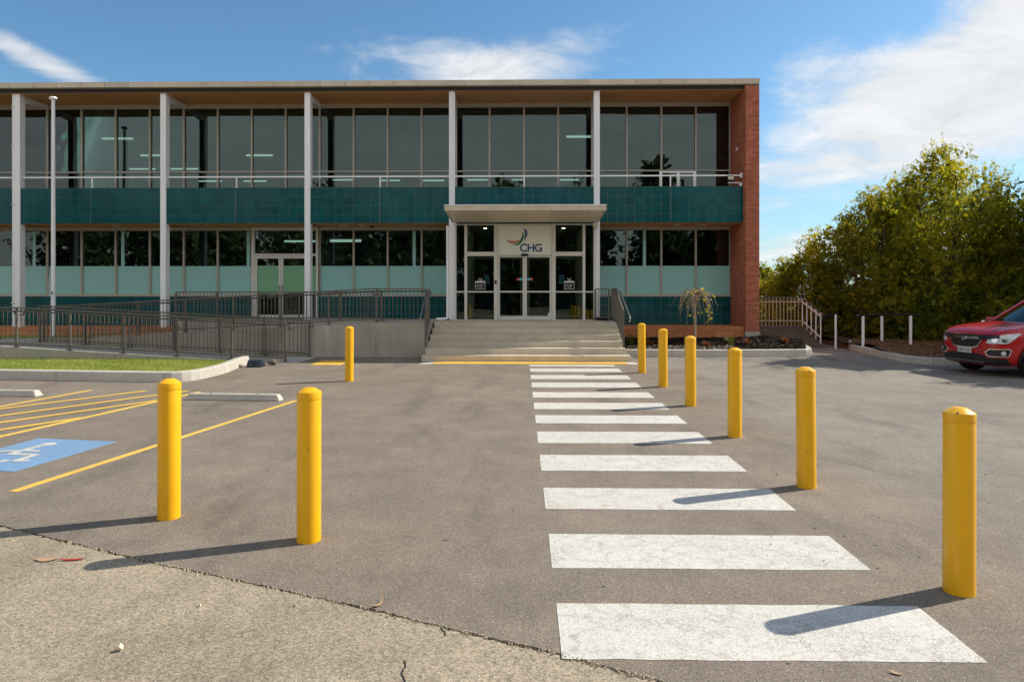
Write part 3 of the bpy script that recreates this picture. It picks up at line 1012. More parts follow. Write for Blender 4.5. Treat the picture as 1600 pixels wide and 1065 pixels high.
# windows
def frame(mb, x0, x1, z0, z1, w, y0=YW - .06, y1=YW + .04, zs=(), bot=None, top=None):
    bw = bot if bot else w
    tw = top if top else w
    mb.box(x0, x0 + w, y0, y1, z0, z1)
    mb.box(x1 - w, x1, y0, y1, z0, z1)
    mb.box(x0 + w, x1 - w, y0 + .002, y1, z0, z0 + bw)
    mb.box(x0 + w, x1 - w, y0 + .002, y1, z1 - tw, z1)
    for z in zs:
        mb.box(x0 + w, x1 - w, y0 + .002, y1, z, z + .045)
    return mb


def pane(x0, x1, z0, z1, par, mat=None, y=YW, name='pane'):
    o = B(x0, x1, y, y + .008, z0, z1).build(name, mat or GLASS, par)
    # each sheet of glass is bedded a hair out of true
    cx, cz = (x0 + x1) / 2, (z0 + z1) / 2
    o.location = Vector(o.location)
    return o


HW = .028
for a, b in zip(MUL, MUL[1:]):
    x0, x1 = a + .0005, b - .0005
    w_ = frame(MB(), x0, x1, 4.06, 7.80, HW, zs=(5.602,), top=.125).build('upper_window', ALU, bld)
    pane(x0 + HW, x1 - HW, 5.647, 7.675, w_)
    pane(x0 + HW, x1 - HW, 4.06 + HW, 5.602, w_)
B(-20.2, 6.55, 22.0, 22.1, 7.60, 7.92).build('header', DARK, bld)
STRIP = {-16.65: .62, -15.524: None, -13.274: .16, -9.934: .93, -4.417: .80, 3.261: .52}
for a, b in zip(MUL, MUL[1:]):
    if a > -8.9 and a < -6.7: continue            # side doors
    if a > -2.3 and b < 2.3: continue             # entrance
    x0, x1 = a + .0005, b - .0005
    w_ = frame(MB(), x0, x1, 1.605, 3.832, HW, bot=.073, top=.10).build('lower_window', ALU, bld)
    pane(x0 + HW, x1 - HW, 1.678, 3.732, w_)
    B(x0 + HW, x1 - HW, YW - .006, YW - .003, 1.679, 2.586).build('frosted_film', FILM, w_)
    s_ = STRIP.get(a)
    if s_:
        B(x0 + s_, x0 + s_ + .10, YW - .006, YW - .003, 2.5865, 3.72).build('film_strip', FILM, w_)
# tiled plinth under the lower windows
wt = B(0, .266, 0, .012, 0, .266).mesh('wall_tile', TILE, bevel=0.0025)
for (x0, x1) in ((-20.1, -8.83), (-6.66, -2.34), (2.30, 6.545)):
    pw = B(x0, x1, YW - .03, YW + .10, 0.60, 1.603).build('plinth_wall', GROUT, bld)
    rest = MB()
    z = 1.603
    while z > 0.62:
        h = min(.275, z - .605)
        x = x1
        while x > x0 + .02:
            w = min(.275, x - x0)
            if x < -16.0:
                rest.box(x - w + .006, x, YW - .042, YW - .03, z - h + .006, z)
            else:
                t_ = link('wall_tile', wt, pw, (x - w + .009, YW - .042 + rng.uniform(-.001, .001), z - h + .009))
                t_.scale = ((w - .009) / .266, 1, (h - .009) / .266)
            x -= .275
        z -= .275
    if rest.v:
        stuff(rest.build('tiles', TILE, pw))
# orange masonry ledge at the foot
led = MB()
for (x0, x1) in ((-20.2, -10.42), (2.66, 6.548)):
    lg = B(x0, x1, YC - .08, YW - .045, 0.05, 0.60).build('ledge', MORTAR, bld)
    x = x1
    i = 0
    while x > x0 + .1:
        w = min(.29, x - x0)
        for z0_, z1_ in ((.05, .36), (.368, .595)):
            link('ledge_block', B(0, w - .005, 0, .02, 0, z1_ - z0_).mesh('ledge_block', TERRA, bevel=.004), lg, (x - w, YC - .098 + rng.uniform(-.002, .002), z0_))
        x -= .29
    B(x0, x1, YC - .105, YW - .045, 0.601, 0.675 if x0 < 0 else .715).build('ledge_cap', TERRA, lg, bevel=.006)

# red brick end wall
PX0, PX1 = 6.556, 6.966
pier = B(PX0 + .006, PX1 - .006, YR + .006, 36.2, .05, 7.922).build('end_wall', MORTAR, bld)
bk = MB()
CO = .0675
rb = random.Random(3)
nco = int((7.918 - .575) / CO)
for c_i in range(nco):
    z = .575 + c_i * CO
    off_ = 0.0 if c_i % 2 == 0 else .105
    # front face
    xs = [PX0, PX0 + .205, PX1] if c_i % 2 == 0 else [PX0, PX0 + .10, PX0 + .308, PX1]
    for a, b in zip(xs, xs[1:]):
        bk.ct = rb.random()
        bk.box(a + .004, b - .004, YR + rb.uniform(-.002, .002), YR + .02, z + .004, z + CO - .004)
    for side, xx in ((0, PX0), (1, PX1)):
        y = YR + .021
        first = True
        while y < (YW - .07 if side == 0 else 25.0):
            L = .21 if not (first and c_i % 2) else .105
            first = False
            y1 = min(y + L, YW - .07 if side == 0 else 25.2)
            bk.ct = rb.random()
            j = rb.uniform(-.002, .002)
            if side == 0:
                bk.box(xx + j, xx + .015, y + .004, y1 - .004, z + .004, z + CO - .004)
            else:
                bk.box(xx - .015, xx + j, y + .004, y1 - .004, z + .004, z + CO - .004)
            y += L
stuff(bk.build('bricks', BRICK, pier))
B(PX0 - .0, PX1 + .012, YR - .012, 24, .02, .572).build('pier_footing', CONC, bld)

# glazed entrance
YG = 20.55
ent = MB()
def post(x0, x1, z0=.9, z1=3.79, y0=YG - .05, y1=YG + .06):
    ent.box(x0, x1, y0, y1, z0, z1)


post(-2.11, -2.06); post(2.06, 2.11)
post(-1.815, -1.735); post(1.735, 1.815)
post(-.925, -.815); post(.815, .925)
for x0, x1 in ((-2.06, -1.815), (-1.735, -.925), (.925, 1.735), (1.815, 2.06)):
    ent.box(x0, x1, YG - .045, YG + .055, 3.76, 3.79)
    ent.box(x0, x1, YG - .045, YG + .055, .90, .925)
    ent.box(x0, x1, YG - .02, YG + .03, 1.735, 1.775)
for x0, x1 in ((-1.735, -.925), (.925, 1.735)):
    ent.box(x0, x1, YG - .045, YG + .055, 2.83, 2.955)
ent.box(-.815, .815, YG - .045, YG + .055, 2.83, 2.875)
ent.box(-.815, .815, YG - .045, YG + .055, 3.735, 3.79)
entf = ent.build('entrance_frame', SILVER, bld)
for x0, x1 in ((-2.06, -1.815), (1.815, 2.06)):
    pane(x0, x1, .925, 1.735, entf, CLEAR, YG)
    pane(x0, x1, 1.775, 3.76, entf, CLEAR, YG)
for x0, x1 in ((-1.735, -.925), (.925, 1.735)):
    pane(x0, x1, .925, 1.735, entf, CLEAR, YG)
    pane(x0, x1, 1.775, 2.83, entf, CLEAR, YG)
    pane(x0, x1, 2.955, 3.76, entf, CLEAR, YG)
for x0, x1 in ((-.81, -.002), (.002, .81)):
    dr = frame(MB(), x0, x1, .905, 2.82, .062, YG - .02, YG + .04, zs=(1.735,), bot=.12, top=.03).build('sliding_door', SILVER, bld)
    pane(x0 + .062, x1 - .062, 1.025, 1.735, dr, CLEAR, YG + .01)
    pane(x0 + .062, x1 - .062, 1.78, 2.79, dr, CLEAR, YG + .01)
    s_ = 1 if x0 >= 0 else -1
    strip = MB()
    B(*sorted((s_ * .066, s_ * .17)), YG + .003, YG + .006, 2.10, 2.17).build('door_decal', STK_T, dr)
    B(*sorted((s_ * .171, s_ * .245)), YG + .003, YG + .006, 2.10, 2.17).build('door_decal', STK_R, dr)
B(-.11, .11, YG - .10, YG - .046, 2.835, 2.895).build('door_sensor', BLACK, bld, bevel=.01)
B(-.905, -.845, YG - .065, YG - .051, 1.99, 2.10).build('door_switch', BLACK, bld)
B(.70, .76, YG - .03, YG - .021, 1.03, 1.12).build('door_sticker', STK_W, bld)
# decals on the sidelights
for sx in (-1, 1):
    cx = -1.345 if sx < 0 else 1.335
    dc = B(cx - .15, cx + .15, YG - .006, YG - .003, 2.045, 2.075).build('glass_decal', STK_W, entf)
    f_ = MB()
    f_.box(cx - .15, cx + .15, YG - .006, YG - .003, 1.83, 1.84); f_.box(cx - .15, cx + .15, YG - .006, YG - .003, 2.03, 2.04)
    f_.box(cx - .15, cx - .14, YG - .006, YG - .003, 1.84, 2.03); f_.box(cx + .14, cx + .15, YG - .006, YG - .003, 1.84, 2.03)
    for q, (w1, zz) in enumerate(((.10, 1.965), (.115, 1.915), (.08, 1.875))):
        n_ = 7
        for t in range(n_):
            if (t + q) % 4 == 3: continue
            f_.box(cx - w1 + 2 * w1 * t / n_, cx - w1 + 2 * w1 * (t + .75) / n_, YG - .006, YG - .003, zz, zz + .016)
    f_.build('decal_lines', STK_W, dc)
    l_ = MB()
    l_.box(cx - .02, cx + .07, YG - .006, YG - .003, 2.088, 2.098)
    for a_ in range(6):
        an = R(200 + a_ * 30)
        l_.box(cx + .05 * math.cos(an) - .009, cx + .05 * math.cos(an) + .009, YG - .006, YG - .003, 2.17 + .055 * math.sin(an) - .008, 2.17 + .055 * math.sin(an) + .012)
    l_.build('decal_emblem', STK_W, dc)
    bx = cx + .11 if sx < 0 else cx - .31
    s2 = B(bx, bx + .17, YG + .012, YG + .015, 2.07, 2.27).build('glass_decal', STK_B, entf)
    B(bx, bx + .17, YG + .012, YG + .015, 2.0, 2.068).build('decal_footer', STK_P, s2)
# lobby beyond the glass
for sx in (-1, 1):
    sc_ = MB()
    for y in (21.6, 22.5, 23.4):
        sc_.box(sx * 1.80 - .03, sx * 1.80 + .03, y, y + .07, .9, 3.76)
    sc_.box(sx * 1.80 - .02, sx * 1.80 + .02, 20.62, 23.4, 1.735, 1.775)
    s3 = sc_.build('airlock_screen', SILVER, bld)
    B(sx * 2.14 - .015, sx * 2.14 + .015, 20.62, 21.9, .9, 3.79).build('return_wall', INNER, bld)
B(-2.13, 2.13, 20.6, 22.06, .55, .9).build('lobby_floor', CARPET, bld)
B(-2.13, 2.13, 20.62, 23.6, 3.792, 3.81).build('lobby_ceiling', INCEIL, bld)
il = MB()
for x0, x1 in ((-1.8, -.1), (.1, 1.8)):
    frame(il, x0, x1, .9, 2.95, .06, 23.5, 23.57, zs=(1.735,))
il.build('inner_door', SILVER, bld)
for x in (-1.27, 1.24):
    MB().lathe([(.055, 0), (.055, -.006)], 16, (x, 21.9, 3.79)).build('lobby_downlight', SPOT, bld)
desk = thing('reception_desk', 'dark reception counter with blue front panels inside the entrance glass', 'desk', (0, 26, .9))
B(-1.9, 1.9, 26, 26.7, .9, 1.95).build('counter', M('counter', (.05, .045, .04), .6), desk)
for x0 in (-1.7, .75):
    B(x0, x0 + 1.0, 25.97, 25.995, 1.15, 1.75).build('front_panel', STK_B, desk)
# entrance sign
sg = thing('entrance_sign', 'pale sign with navy CHG lettering and curved coloured logo over the sliding doors', 'sign', (0, YG, 2.88))
B(-.812, .812, YG - .01, YG + .03, 2.877, 3.733).build('panel', SIGN, sg)
SX = lambda px: (px - 820.4) / 51.9
SZ = lambda py: 3.752 - (py - 350.6) / 51.9


def brush(pts, name, mat):
    L, Q = [], []
    P_ = [Vector((SX(a), SZ(b), 0)) for a, b, _ in pts]
    fine, wd = [], []
    for i in range(len(P_) - 1):
        p0, p1, p2, p3 = P_[max(i - 1, 0)], P_[i], P_[i + 1], P_[min(i + 2, len(P_) - 1)]
        for t in (0, .25, .5, .75):
            fine.append(.5 * ((2 * p1) + (p2 - p0) * t + (2 * p0 - 5 * p1 + 4 * p2 - p3) * t * t + (3 * p1 - p0 - 3 * p2 + p3) * t ** 3))
            wd.append((pts[i][2] * (1 - t) + pts[i + 1][2] * t) / 51.9 / 2)
    fine.append(P_[-1]); wd.append(pts[-1][2] / 51.9 / 2)
    mb_ = MB()
    for i, p in enumerate(fine):
        t = (fine[min(i + 1, len(fine) - 1)] - fine[max(i - 1, 0)]).normalized()
        n_ = Vector((-t.y, t.x, 0)) * wd[i]
        L.append(p + n_); Q.append(p - n_)
    vs = [(v.x, YG - .0135, v.y) for v in L + Q]
    k_ = len(L)
    mb_.add(vs, [(i, i + 1, k_ + i + 1, k_ + i) for i in range(k_ - 1)])
    return mb_.build(name, mat, sg)


brush([(792.3, 373.2, .8), (795, 375.3, 2.4), (800, 377, 3.4), (806, 376.6, 3.2), (809.5, 375, 2.2), (811.8, 373, .6)], 'logo_arc', LORANGE)
brush([(800, 380.3, .5), (804, 380.5, 1.3), (809, 380, 3.2), (813.5, 376.4, 3.8), (816.6, 371, 3.4), (817.8, 366, 2.8), (817.2, 361.8, 1.6)], 'logo_arc', LGREEN)
brush([(819.3, 355.6, 1.6), (821.2, 359, 2.8), (822, 364, 3.4), (821, 369.5, 2.8), (819, 375.5, .5)], 'logo_arc', LBLUE)
brush([(822.5, 357, .6), (823.8, 361, 1.1), (824.1, 365, 1.1), (823.4, 369.5, .5)], 'logo_arc', LBLUE)


def text_obj(s, name, mat, size, loc, par, rot=(R(90), 0, 0), bold=0.02, extr=0.0, sx=1.0):
    cu = bpy.data.curves.new('lettering', 'FONT')
    cu.body = s
    cu.size = size
    cu.offset = bold
    cu.extrude = extr
    cu.align_x = 'CENTER'
    tmp = bpy.data.objects.new('lettering', cu)
    COL.objects.link(tmp)
    bpy.context.view_layer.update()
    me = bpy.data.meshes.new_from_object(tmp.evaluated_get(bpy.context.evaluated_depsgraph_get()))
    bpy.data.objects.remove(tmp)
    me.materials.clear()
    me.materials.append(mat)
    o = link(name, me, par, loc)
    o.rotation_euler = rot
    o.scale = (sx, 1, 1)
    return o


for ch, xx in (('C', -.04), ('H', .185), ('G', .41)):
    text_obj(ch, 'letter', NAVY, 0.33, (xx, YG - .0135, 2.965), sg, bold=.008, extr=.001)

# canopy
# the roof falls a little towards the wall
CF = 18.55
cz = lambda y: 3.962 - .13 * (y - CF) / 1.93
def cslab(x0, x1, y0, y1, dz0, dz1):
    return MB().hexa([(x0, y0, cz(y0) + dz0), (x1, y0, cz(y0) + dz0), (x1, y1, cz(y1) + dz0), (x0, y1, cz(y1) + dz0), (x0, y0, cz(y0) + dz1), (x1, y0, cz(y0) + dz1), (x1, y1, cz(y1) + dz1), (x0, y1, cz(y1) + dz1)])


can = cslab(-2.13, 2.15, CF + .06, 20.48, .016, .12).build('canopy', FASC, bld)
for x0, x1, y0, y1 in ((-2.19, 2.21, CF, CF + .057), (-2.19, -2.133, CF + .058, 20.49), (2.153, 2.21, CF + .058, 20.49)):
    cslab(x0, x1, y0, y1, 0, .138).build('fascia', FASC, can, bevel=.005)
cslab(-2.20, 2.22, CF - .012, 20.49, .139, .162).build('roof_sheet', WHITE, can)
for i in range(12):
    cslab(-2.125 + i * .3565, -2.125 + i * .3565 + .350, CF + .062, 20.48, .003, .014).build('soffit_panel', CSOFF, can, bevel=.003)
for x in (-1.22, 1.25):
    MB().lathe([(.12, 0), (.12, -.012), (.085, -.014), (.085, -.004)], 24, (x, 19.4, cz(19.4) + .002)).build('soffit_light', SILVER, can)
lf = B(2.02, 2.18, 20.30, 20.42, 3.70, 3.80).build('lamp_fitting', CSOFF, can, bevel=.008)
B(2.10, 2.16, 20.36, 20.40, 3.58, 3.70).build('bracket', SILVER, can)
B(-2.08, -2.02, 20.2, 20.3, 3.72, 3.80).build('lamp_fitting', SILVER, can, bevel=.008)

# side double doors on the ramp landing
dfm = MB()
for x0, x1 in ((-8.826, -8.73), (-6.74, -6.66)):
    dfm.box(x0, x1, YW - .06, YW + .04, .9, 3.832)
dfm.box(-8.73, -6.74, YW - .058, YW + .04, 3.73, 3.832)
dfm.box(-8.73, -6.74, YW - .058, YW + .04, 2.91, 2.985)
dfm.box(-7.02, -6.95, YW - .058, YW + .04, .9, 2.91)
df = dfm.build('side_door_frame', SILVER, bld)
pane(-8.73, -6.74, 2.985, 3.73, df)
B(-8.73, -6.74, YW + .02, YW + .023, 3.42, 3.73).build('film_strip', FILMG, df)
pane(-6.95, -6.74, .9, 2.91, df)
B(-6.95, -6.74, YW - .006, YW - .003, 1.66, 2.59).build('film_strip', FILMG, df)
for x0, x1 in ((-8.728, -7.88), (-7.872, -7.022)):
    dl = frame(MB(), x0, x1, .905, 2.905, .075, YW - .045, YW + .02, bot=.11).build('side_door', SILVER, bld)
    pane(x0 + .075, x1 - .075, 1.015, 2.83, dl, None, YW - .01)
    B(x0 + .075, x1 - .075, YW - .016, YW - .012, 1.70, 2.60).build('frosted_film', FILMG, dl)
    hx = x1 - .05 if x0 < -8 else x0 + .03
    B(hx, hx + .02, YW - .08, YW - .046, 1.78, 1.98).build('handle', STEEL, dl)

# ================================================================== STEPS AND RAMP
stp = thing('entrance_steps', 'wide flight of six pale concrete steps up to the sliding entrance doors', 'steps', (0, 17.1, 0))
for i in range(6):
    y0 = 17.10 + .42 * i
    y1 = y0 + .419 if i < 5 else 20.49
    x0, x1 = (-2.60, 2.66) if i == 0 else (-2.558, 2.60)
    s_ = MB()
    s_.box(x0, x1, y0, y1, -.02 if i == 0 else .15 * i - .1, .15 * (i + 1))
    s_.build('step', STEPC, stp, bevel=.012)
B(-2.55, 2.59, 17.53, 20.48, -.02, .04).build('footing', STEPC, stp)
for i in range(1, 6):
    B(-2.55, 2.59, 17.53 + .42 * i, 20.48, .15 * i - .149 if i == 1 else .15 * (i - 1) - .0, .15 * i - .101).build('footing', STEPC, stp)
rp = thing('access_ramp', 'grey concrete switchback ramp climbing to the landing left of the steps', 'ramp', (-8, 18, 0))
r1 = lambda x: max(0.0, -(x + 6.45) * .0578) if x > -13.2 else .39
B(-15.2, -13.2, 16.80, 19.82, -.02, .392).build('lower_landing', CONC, rp, bevel=.006)
B(-10.35, -2.61, 19.905, 21.90, -.02, .90).build('upper_landing', WALLC, rp, bevel=.006)
B(-4.0, -2.61, 18.45, 19.90, -.02, .90).build('upper_landing', WALLC, rp, bevel=.006)
low = MB()
for a, b in ((-13.195, -10.2), (-10.19, -8.47), (-8.46, -6.45)):
    MB().prism([(a, 16.80), (b, 16.80), (b, 18.28), (a, 18.28)], -.02, lambda x, y: r1(x) + .004).build('ramp_slab', CONC, rp, bevel=.005)
r2 = lambda x: .39 + (x + 13.2) * .05543
MB().prism([(-13.195, 18.45), (-4.005, 18.45), (-4.005, 19.90), (-13.195, 19.90)], -.02, lambda x, y: r2(x)).build('ramp_slab', CONC, rp)
MB().prism([(-13.195, 18.29), (-4.004, 18.29), (-4.004, 18.445), (-13.195, 18.445)], -.02, lambda x, y: r2(x) + .03).build('ramp_wall', WALLC, rp, bevel=.006)
B(-4.0, -2.61, 18.29, 18.445, -.02, .925).build('ramp_wall', WALLC, rp, bevel=.006)
B(-6.5, -5.6, 16.78, 18.27, -.01, .012).build('ramp_toe', KERB, rp, bevel=.003)

# tactile strips
def tactile(label, x0, x1, y0, y1):
    t_ = thing('tactile_paving', label, 'tactile paving', ((x0 + x1) / 2, y0, 0), 'tactile paving pads')
    B(x0, x1, y0, y1, 0.0, .008).build('pad', TACT, t_)
    d_ = MB()
    y = y0 + .03
    while y < y1 - .02:
        x = x0 + .03
        while x < x1 - .02:
            d_.add([(x - .016, y - .016, .008), (x + .016, y - .016, .008), (x + .016, y + .016, .008), (x - .016, y + .016, .008), (x - .01, y - .01, .013), (x + .01, y - .01, .013), (x + .01, y + .01, .013), (x - .01, y + .01, .013)],
                   [(4, 5, 6, 7), (0, 1, 5, 4), (1, 2, 6, 5), (2, 3, 7, 6), (3, 0, 4, 7)])
            x += .06
        y += .06
    stuff(d_.build('studs', TACT, t_))


tactile('long yellow studded strip at the foot of the entrance steps', -2.25, 2.50, 16.56, 17.05)
tactile('short orange studded pad at the foot of the ramp', -5.15, -4.42, 16.26, 17.30)
MB().prism([(2.50, 16.55), (2.88, 16.55), (2.66, 17.05), (2.50, 17.05)], .0005, .005).build('edge_mark', WHITE_PAINT, car_park)
MB().prism([(-2.62, 16.50), (-2.25, 16.55), (-2.25, 17.05), (-2.38, 17.05)], .0005, .005).build('edge_mark', WHITE_PAINT, car_park)

# ------------------------------------------------------------------ guard rails
bal_cache = {}


def guard(name, label, runs, hgt, spacing=.105, post_every=1.33, bottom=.09, feet=True, hand=None, mat=None, br=.0085, cat='guard rail', top_w=.05, pr=.024):
    """runs: list of (p, q) ground points; rails follow the line p-q at height hgt"""
    mat = mat or RAIL
    root = thing(name, label, cat, runs[0][0], 'guard rails of the entrance' if mat is RAIL else None)
    L_ = hgt - bottom - .03
    key = (round(L_, 3), mat.name, br)
    if key not in bal_cache:
        bal_cache[key] = MB().tube([(0, 0, 0), (0, 0, L_)], br, 6).mesh('baluster', mat, smooth=True)
    bm_ = bal_cache[key]
    for ri, (p, q) in enumerate(runs):
        p, q = Vector(p), Vector(q)
        D = q - p
        n = max(1, round(D.xy.length / post_every))
        up_ = Vector((0, 0, 1))
        MB().bar(p + up_ * (hgt - .015), q + up_ * (hgt - .015), top_w, .035).build('top_rail', mat, root)
        MB().bar(p + up_ * bottom, q + up_ * bottom, .03, .03).build('bottom_rail', mat, root)
        for i in range(n + 1):
            if i == 0 and ri > 0 and (p - Vector(runs[ri - 1][1])).length < .08: continue
            c = p + D * (i / n)
            pm = MB().bar(c + up_ * .004, c + up_ * (hgt - .033), pr * 2, pr * 1.6)
            po_ = pm.build('post', mat, root)
            if feet:
                B(c.x - .07, c.x + .07, c.y - .055, c.y + .055, c.z + .002, c.z + .014).build('foot_plate', mat, po_)
        m_ = max(1, int(D.xy.length / spacing))
        for i in range(1, m_):
            t = i / m_
            if min(abs(t * n - round(t * n)) * D.xy.length / n, 1) < .03: continue
            c = p + D * t
            link('baluster', bm_, root, (c.x, c.y, c.z + bottom + .012))
        if hand:
            off_, hh = hand
            a = p + Vector((off_[0], off_[1], hh))
            b = q + Vector((off_[0], off_[1], hh))
            dd = (b - a).normalized()
            MB().tube([a - dd * .02 + up_ * -.10, a - dd * .10 + up_ * -.09, a - dd * .13 + up_ * -.045, a - dd * .10, a, b, b + dd * .10, b + dd * .13 + up_ * -.045, b + dd * .10 + up_ * -.09, b + dd * .02 - up_ * .10], .019, 8).build('handrail', RAIL, root, smooth=True)
    return root


guard('guard_rail', 'long charcoal railing on the low ramp wall behind the lawn, nearest the camera', [((-14.1, 16.88, .392), (-12.739, 16.88, r1(-12.739) + .004)), ((-12.739, 16.88, r1(-12.739) + .004), (-5.957, 16.88, .012))], 1.0, hand=((0, .09), .90))
guard('guard_rail', 'charcoal railing in front of the ramp retaining wall, behind the one by the lawn', [((-13.1, 18.2, r1(-13.1) + .004), (-5.78, 18.2, .012))], 1.0, hand=((0, -.09), .90))
guard('guard_rail', 'charcoal railing on top of the ramp retaining wall up to the steps', [((-13.1, 18.36, r2(-13.1) + .032), (-4.0, 18.36, r2(-4.0) + .032)), ((-4.0, 18.36, .927), (-2.66, 18.36, .927))], .925, hand=((0, .1), .84))
guard('guard_rail', 'charcoal railing across the upper landing in front of the side doors', [((-10.30, 19.97, .902), (-4.2, 19.97, .902))], .86)
ls = guard('guard_rail', 'sloping charcoal railing down the left side of the entrance steps', [((-2.585, 18.36, .906), (-2.585, 17.75, .30 + .02))], .95, spacing=.09, post_every=2.0, feet=False)
rs = guard('guard_rail', 'sloping charcoal railing down the right side of the entrance steps', [((2.56, 19.25, .905), (2.56, 17.75, .305))], .97, spacing=.09, post_every=2.0, feet=False)
for sx, par, ya in ((-2.66, ls, 18.3), (2.66, rs, 19.2)):
    za = .9 + .80 if sx < 0 else 1.78
    MB().tube([(sx, ya, za), (sx, 17.55, 1.20), (sx, 17.38, 1.13), (sx, 17.31, 1.08), (sx, 17.33, 1.01), (sx, 17.42, .99)], .02, 10).build('handrail', STEEL, par, smooth=True)
guard('guard_rail', 'short level charcoal railing between the entrance glass and the right stair rail', [((2.10, 20.35, .902), (2.50, 20.35, .902)), ((2.56, 20.30, .902), (2.56, 19.30, .902))], .95, spacing=.09, post_every=1.4, feet=False)

# black mat roll by the right of the entrance
mat_ = thing('door_mat', 'rolled dark mat lying on the landing by the right railing', 'mat', (2.3, 20.35, .9))
MB().tube([(2.06, 20.42, .945), (2.50, 20.40, .945)], .042, 12).build('roll', BLACK, mat_, smooth=True)
B(2.30, 2.53, 20.25, 20.37, .9005, .915).build('loose_end', NAVYBOX, mat_)

# ================================================================== BOLLARDS
def bollard(label, x, y, first=[None]):
    if first[0] is None:
        r = thing('bollard', label, 'bollard', (0, 0, 0), 'yellow bollards in the car park')
        MB().lathe([(.0835, 0), (.0835, .985), (.0825, .990)], 40).build('post', BOLLARD, r, smooth=True)
        c = MB().lathe([(.0815, .990), (.0815, .996), (.0845, .998), (.0850, 1.042), (.083, 1.048), (.040, 1.074), (.034, 1.076), (.0, 1.077)], 40).build('cap', BOLLARD, r, smooth=True)
        a = R(250)
        MB().tube([(.078 * math.cos(a), .078 * math.sin(a), 1.048), (.086 * math.cos(a), .086 * math.sin(a), 1.054)], .006, 8).build('screw', STEEL, c)
        first[0] = r
    else:
        r = copy_tree(first[0])
    q_ = .0835 / math.hypot(x, y)
    r.location = (x * (1 + q_), y * (1 + q_), 0)
    r.rotation_euler.z = rng.uniform(-.5, .5)
    r.rotation_euler.x = rng.uniform(-.009, .009)
    r.rotation_euler.y = rng.uniform(-.006, .006)
    r['label'] = label
    return r


bollard('yellow bollard nearest the camera, right of the frontmost crossing stripe', 2.494, 3.97)
bollard('yellow bollard on the right, second nearest in the crossing row, by the third stripe', 2.500, 6.11)
bollard('yellow bollard right of the crossing, third nearest in its row of six', 2.517, 8.238)
bollard('yellow bollard right of the crossing, fourth nearest, by the seventh stripe', 2.532, 10.481)
bollard('yellow bollard right of the crossing, next to last before the steps', 2.536, 12.582)
bollard('yellow bollard farthest in the crossing row, in front of the right stair rail', 2.521, 14.753)
bollard('yellow bollard alone in front of the grey ramp retaining wall', -3.431, 13.276)
bollard('yellow bollard beside the yellow bay line, leftmost of all', -2.727, 5.18)
bollard('yellow bollard left of the open lane, its shadow tip lying on the old pavement', -1.499, 4.712)

# wheel stops
def wheel_stop(label, p, q):
    p, q = Vector((*p, 0)), Vector((*q, 0))
    t = (q - p).normalized()
    n_ = Vector((-t.y, t.x, 0))
    r = thing('wheel_stop', label, 'wheel stop', tuple((p + q) / 2), 'wheel stops')
    mb_ = MB()
    lo = [(0, .002), (.03, .10), (.15, .10), (.19, .002)]
    vs, fs = [], []
    for c, ins in ((p, 0), (q, 0)):
        for u, z in lo:
            e = .05 if z > .05 else 0
            vs.append(c + n_ * u + Vector((0, 0, z)) + t * (e if c is p else -e))
    fs = [(3, 2, 1, 0), (4, 5, 6, 7)] + [(i, (i + 1) % 4, 4 + (i + 1) % 4, 4 + i) for i in range(4)]
    mb_.add(vs, [f[::-1] for f in fs])
    mb_.build('block', KERB, r, bevel=.008)
    for s_ in (.25, .75):
        c = p + (q - p) * s_ + n_ * .09
        MB().lathe([(.022, .095), (.022, .1035), (.012, .105)], 12, (c.x, c.y, 0)).build('bolt', STEEL, r)


wheel_stop('pale concrete wheel stop cut off by the left edge, left of the yellow hatching', (-9.85, 11.30), (-8.16, 11.235))
wheel_stop('pale concrete wheel stop at the head of the blue accessible bay', (-5.508, 10.95), (-3.929, 10.85))

# flagpole
fp = thing('flagpole', 'tall white flagpole with round cap in front of the office building', 'flagpole', (-14.10, 20.16, .37))
MB().tube([(-14.10, 20.16, .36), (-14.10, 20.16, 4.0), (-14.10, 20.16, 7.45)], [.065, .058, .048], 16).build('pole', WHITE, fp, smooth=True)
MB().lathe([(.0, 7.58), (.10, 7.57), (.115, 7.53), (.10, 7.50), (.05, 7.47), (.045, 7.44)][::-1], 20, (-14.10, 20.16, 0)).build('cap', WHITE, fp, smooth=True)
MB().tube([(-14.03, 20.10, 7.4), (-14.02, 20.09, 4.0), (-14.02, 20.09, 1.75), (-14.06, 20.06, 1.62), (-14.14, 20.05, 1.66), (-14.17, 20.06, 1.9), (-14.16, 20.08, 2.2)], .006, 6).build('halyard', WHITE, fp)
B(-14.13, -14.07, 20.06, 20.10, 1.70, 1.76).build('cleat', STEEL, fp)

# navy tray at the end of the kerb, with the broken stones behind it
bxt = thing('plastic_tray', 'small navy blue tray tilted against the end of the lawn kerb', 'tray', (-6.28, 15.75, 0))
MB().hexa([(-6.46, 15.70, .003), (-6.14, 15.70, .003), (-6.10, 16.0, .003), (-6.42, 16.0, .003), (-6.44, 15.74, .165), (-6.13, 15.74, .165), (-6.10, 15.80, .17), (-6.42, 15.80, .17)]).build('front', NAVYBOX, bxt, bevel=.01)
MB().hexa([(-6.32, 15.698, .075), (-6.26, 15.698, .075), (-6.26, 15.71, .075), (-6.32, 15.71, .075), (-6.325, 15.718, .12), (-6.255, 15.718, .12), (-6.255, 15.73, .12), (-6.325, 15.73, .12)]).build('grip', BLACK, bxt)


